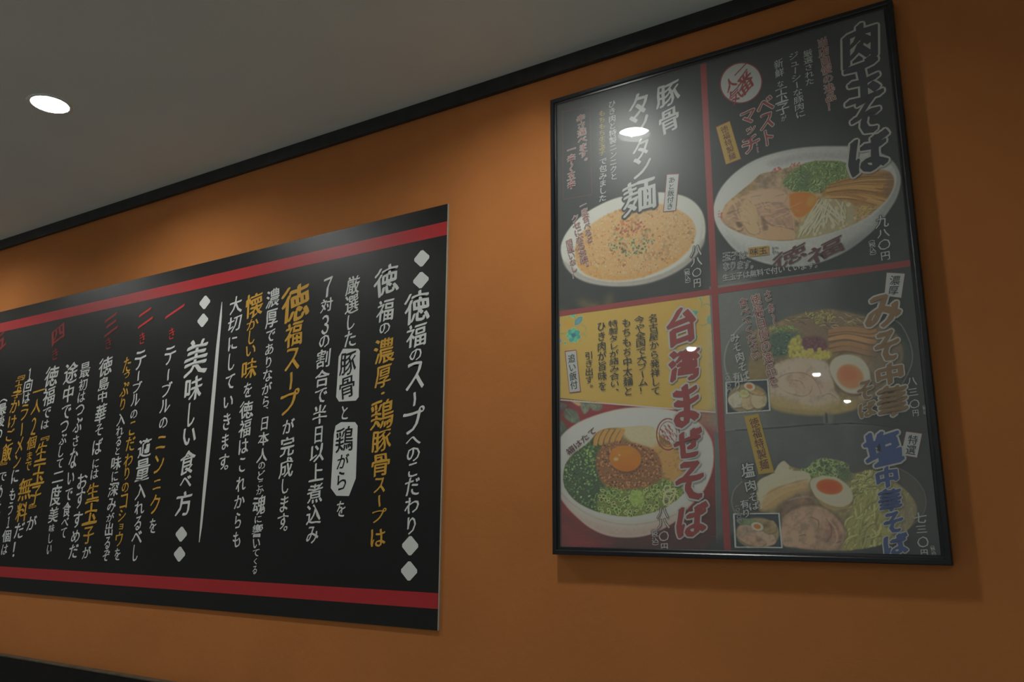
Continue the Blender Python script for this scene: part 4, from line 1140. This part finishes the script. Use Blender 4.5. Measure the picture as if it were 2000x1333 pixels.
for rr, mm, dz in ((1.06, M_PRED, 0.0002), (1.0, M_PWHITE, 0.0005)):
    pr = Print(); e = ell(1447.5, 162, 40 * rr, 37.5 * rr, -0.5, 40); poly(pr, e, L1 + dz); pr.build('round_badge', mm, frame)
ptext(plain(M_PRED, 0.035), ('一番', (1444, 128), (1462, 178), 26, [(126, 146, 28), (144, 178, 30)], 0.5), ('人気', (1421, 152), (1442, 198), 22, [(154, 174, 22), (174, 198, 24)], 0.3), label='red lettering')
tag_([(1399, 249), (1425, 237), (1446.5, 310), (1418, 321)], M_PYEL, M_PRED)
ptext(plain(M_PDRED, 0.015), ('徳福特製麺', (1413, 246), (1432, 312), 14), label='dark red lettering')
ptext([(M_PPORC, 0.03, 0.0006)], ('徳福', (1508, 507), (1648, 482), 32, 0.35), horizontal=True, label='dark red crest lettering on the bowl')
tag_([(1461, 484.5), (1501, 480), (1502, 497.5), (1462.7, 502)], M_PORANGE, None)
ptext(plain(M_PBLACK, 0.018), ('味玉', (1464, 493), (1499, 489), 14), horizontal=True, label='black lettering')
ptext([(M_PWHITE, 0.0, 0.0007, 0.06), (M_PBLACK, 0.0, 0.0010)], ('玉子は', (1411, 502), (1460, 497), 17), ('に', (1507, 489), (1521, 487), 15), ('なります。', (1412, 521), (1480, 515), 17), horizontal=True, label='outlined small lettering')
ptext(plain(M_PWHITE, 0.018), ('生玉子は無料で付いています。', (1411, 543), (1606, 515), 14), horizontal=True)
ptext([(M_PBLACK, 0.02, 0.0008, 0.05), (M_PWHITE, 0.02, 0.0011)], ('九八〇円', (1722, 421), (1730, 508), 24, [(421, 444, 26), (448, 464, 24), (468, 488, 24), (492, 508, 18)]), ('（税込）', (1702, 462), (1706, 506), 13))

# lower left
ptext(title(M_PRED, M_PWHITE), ('台湾まぜそば', (1330, 601), (1354, 1050), 58, [(603, 670, 56), (682, 742, 56), (752, 830, 56), (840, 894, 52), (903, 975, 56), (987, 1046, 56)], 0.15), label='large red lettering with a white outline')
ptext(plain(M_PBLACK, 0.02), ('名古屋から発祥して', (1275, 613), (1281, 773), 18), ('今や全国で大ブーム！', (1248, 617), (1257, 770), 19), ('もちもち中太麺と', (1223, 621), (1227, 774), 18), ('特製タレが絡み合い、', (1197, 625), (1201, 772), 18), ('ひき肉が旨味を', (1174, 628), (1177, 764), 17), ('引き出す。', (1150, 687), (1151, 766), 16), label='black lettering')
tag_([(1104.4, 687.7), (1124.8, 685), (1133, 764.4), (1112.7, 767)], M_PWHITE, M_PRED)
ptext(plain(M_PBLACK, 0.018), ('追い飯付', (1115.5, 692), (1121.5, 761), 14), label='black lettering')
ptext([(M_PDRED, 0.02, 0.0008, 0.05), (M_PWHITE, 0.02, 0.0011)], ('八八〇円', (1294, 990), (1298, 1078), 22, [(992, 1012, 22), (1014, 1034, 24), (1038, 1058, 20), (1062, 1078, 14)]), ('（税込）', (1277, 1026), (1281, 1074), 13))
ptext([(M_PPORC, 0.03, 0.0006)], ('福はたて', (1107, 886), (1163, 838), 14, 0.0), horizontal=True, label='dark red lettering on the bowl')

# lower right, miso
tag_([(1732, 533), (1767, 535), (1760, 582), (1727.6, 577.6)], M_PWHITE, M_PDRED)
ptext(plain(M_PBLACK, 0.018), ('濃厚', (1749, 538), (1744, 577), 20), label='black lettering')
ptext(title(M_PBROWN, M_PSAND), ('みそ中華', (1722, 578), (1746, 816), 54, [(579, 638, 66), (648, 704, 50), (712, 750, 54), (756, 812, 54)], 0.15), ('そば', (1688, 744), (1696, 818), 32, [(745, 780, 32), (786, 814, 32)], 0.15), label='large brown lettering with a pale outline')
ptext(outlined(M_PRED, M_PSAND, 0.012, 0.07), ('さぁ〜', (1497, 567), (1514, 635), 15), ('徳福自慢の逸品を', (1474, 575), (1512, 756), 19), ('食べてください', (1449, 583), (1478, 704), 18), label='red lettering')
ptext(plain(M_PWHITE, 0.03), ('みそ肉そば', (1432, 650), (1457, 745), 18), ('有り', (1438, 727), (1441, 761), 14), ('一〇三〇円', (1419, 727), (1425, 765), 9))
ptext(plain(M_PWHITE, 0.02), ('八三〇円', (1780, 737), (1789, 814), 20, [(738, 753, 20), (758, 775, 20), (781, 798, 20), (801, 813, 12)]), ('（税込）', (1805, 788), (1809, 814), 9))
# lower right, salt
tag_([(1454.5, 815), (1481.7, 809.5), (1511, 922), (1481.7, 926)], M_PYEL, M_PORANGE)
ptext(plain(M_PDRED, 0.018), ('徳福特製麺', (1471, 816), (1495, 918), 18), label='dark red lettering')
tag_([(1770, 844), (1800.5, 848), (1791, 894), (1760, 888.6)], M_PWHITE, M_PRED)
ptext(plain(M_PBLACK, 0.018), ('特選', (1785, 850), (1777, 889), 19), label='black lettering')
ptext(title(M_PBLUE, M_PSAND), ('塩中華そば', (1720, 842), (1753, 1086), 50, [(844, 908, 70), (914, 952, 44), (957, 998, 42), (1002, 1040, 40), (1044, 1084, 46)], 0.15), label='large blue lettering with a pale outline')
ptext([(M_PBLACK, 0.03, 0.0008, 0.06), (M_PWHITE, 0.03, 0.0011)], ('塩肉そば', (1458, 904), (1475, 998), 23, [(905, 933, 26), (938, 960, 22), (964, 980, 18), (981, 996, 20)]), ('有り', (1453, 976), (1459, 1012), 18), ('一〇三〇円', (1439, 986), (1445, 1020), 9))
ptext(plain(M_PWHITE, 0.022), ('七三〇円', (1796, 1000), (1806, 1088), 22, [(1002, 1022, 24), (1026, 1043, 22), (1049, 1070, 22), (1074, 1087, 14)]), ('（税込）', (1820, 1062), (1825, 1090), 9))

bpy.data.objects.remove(_to)
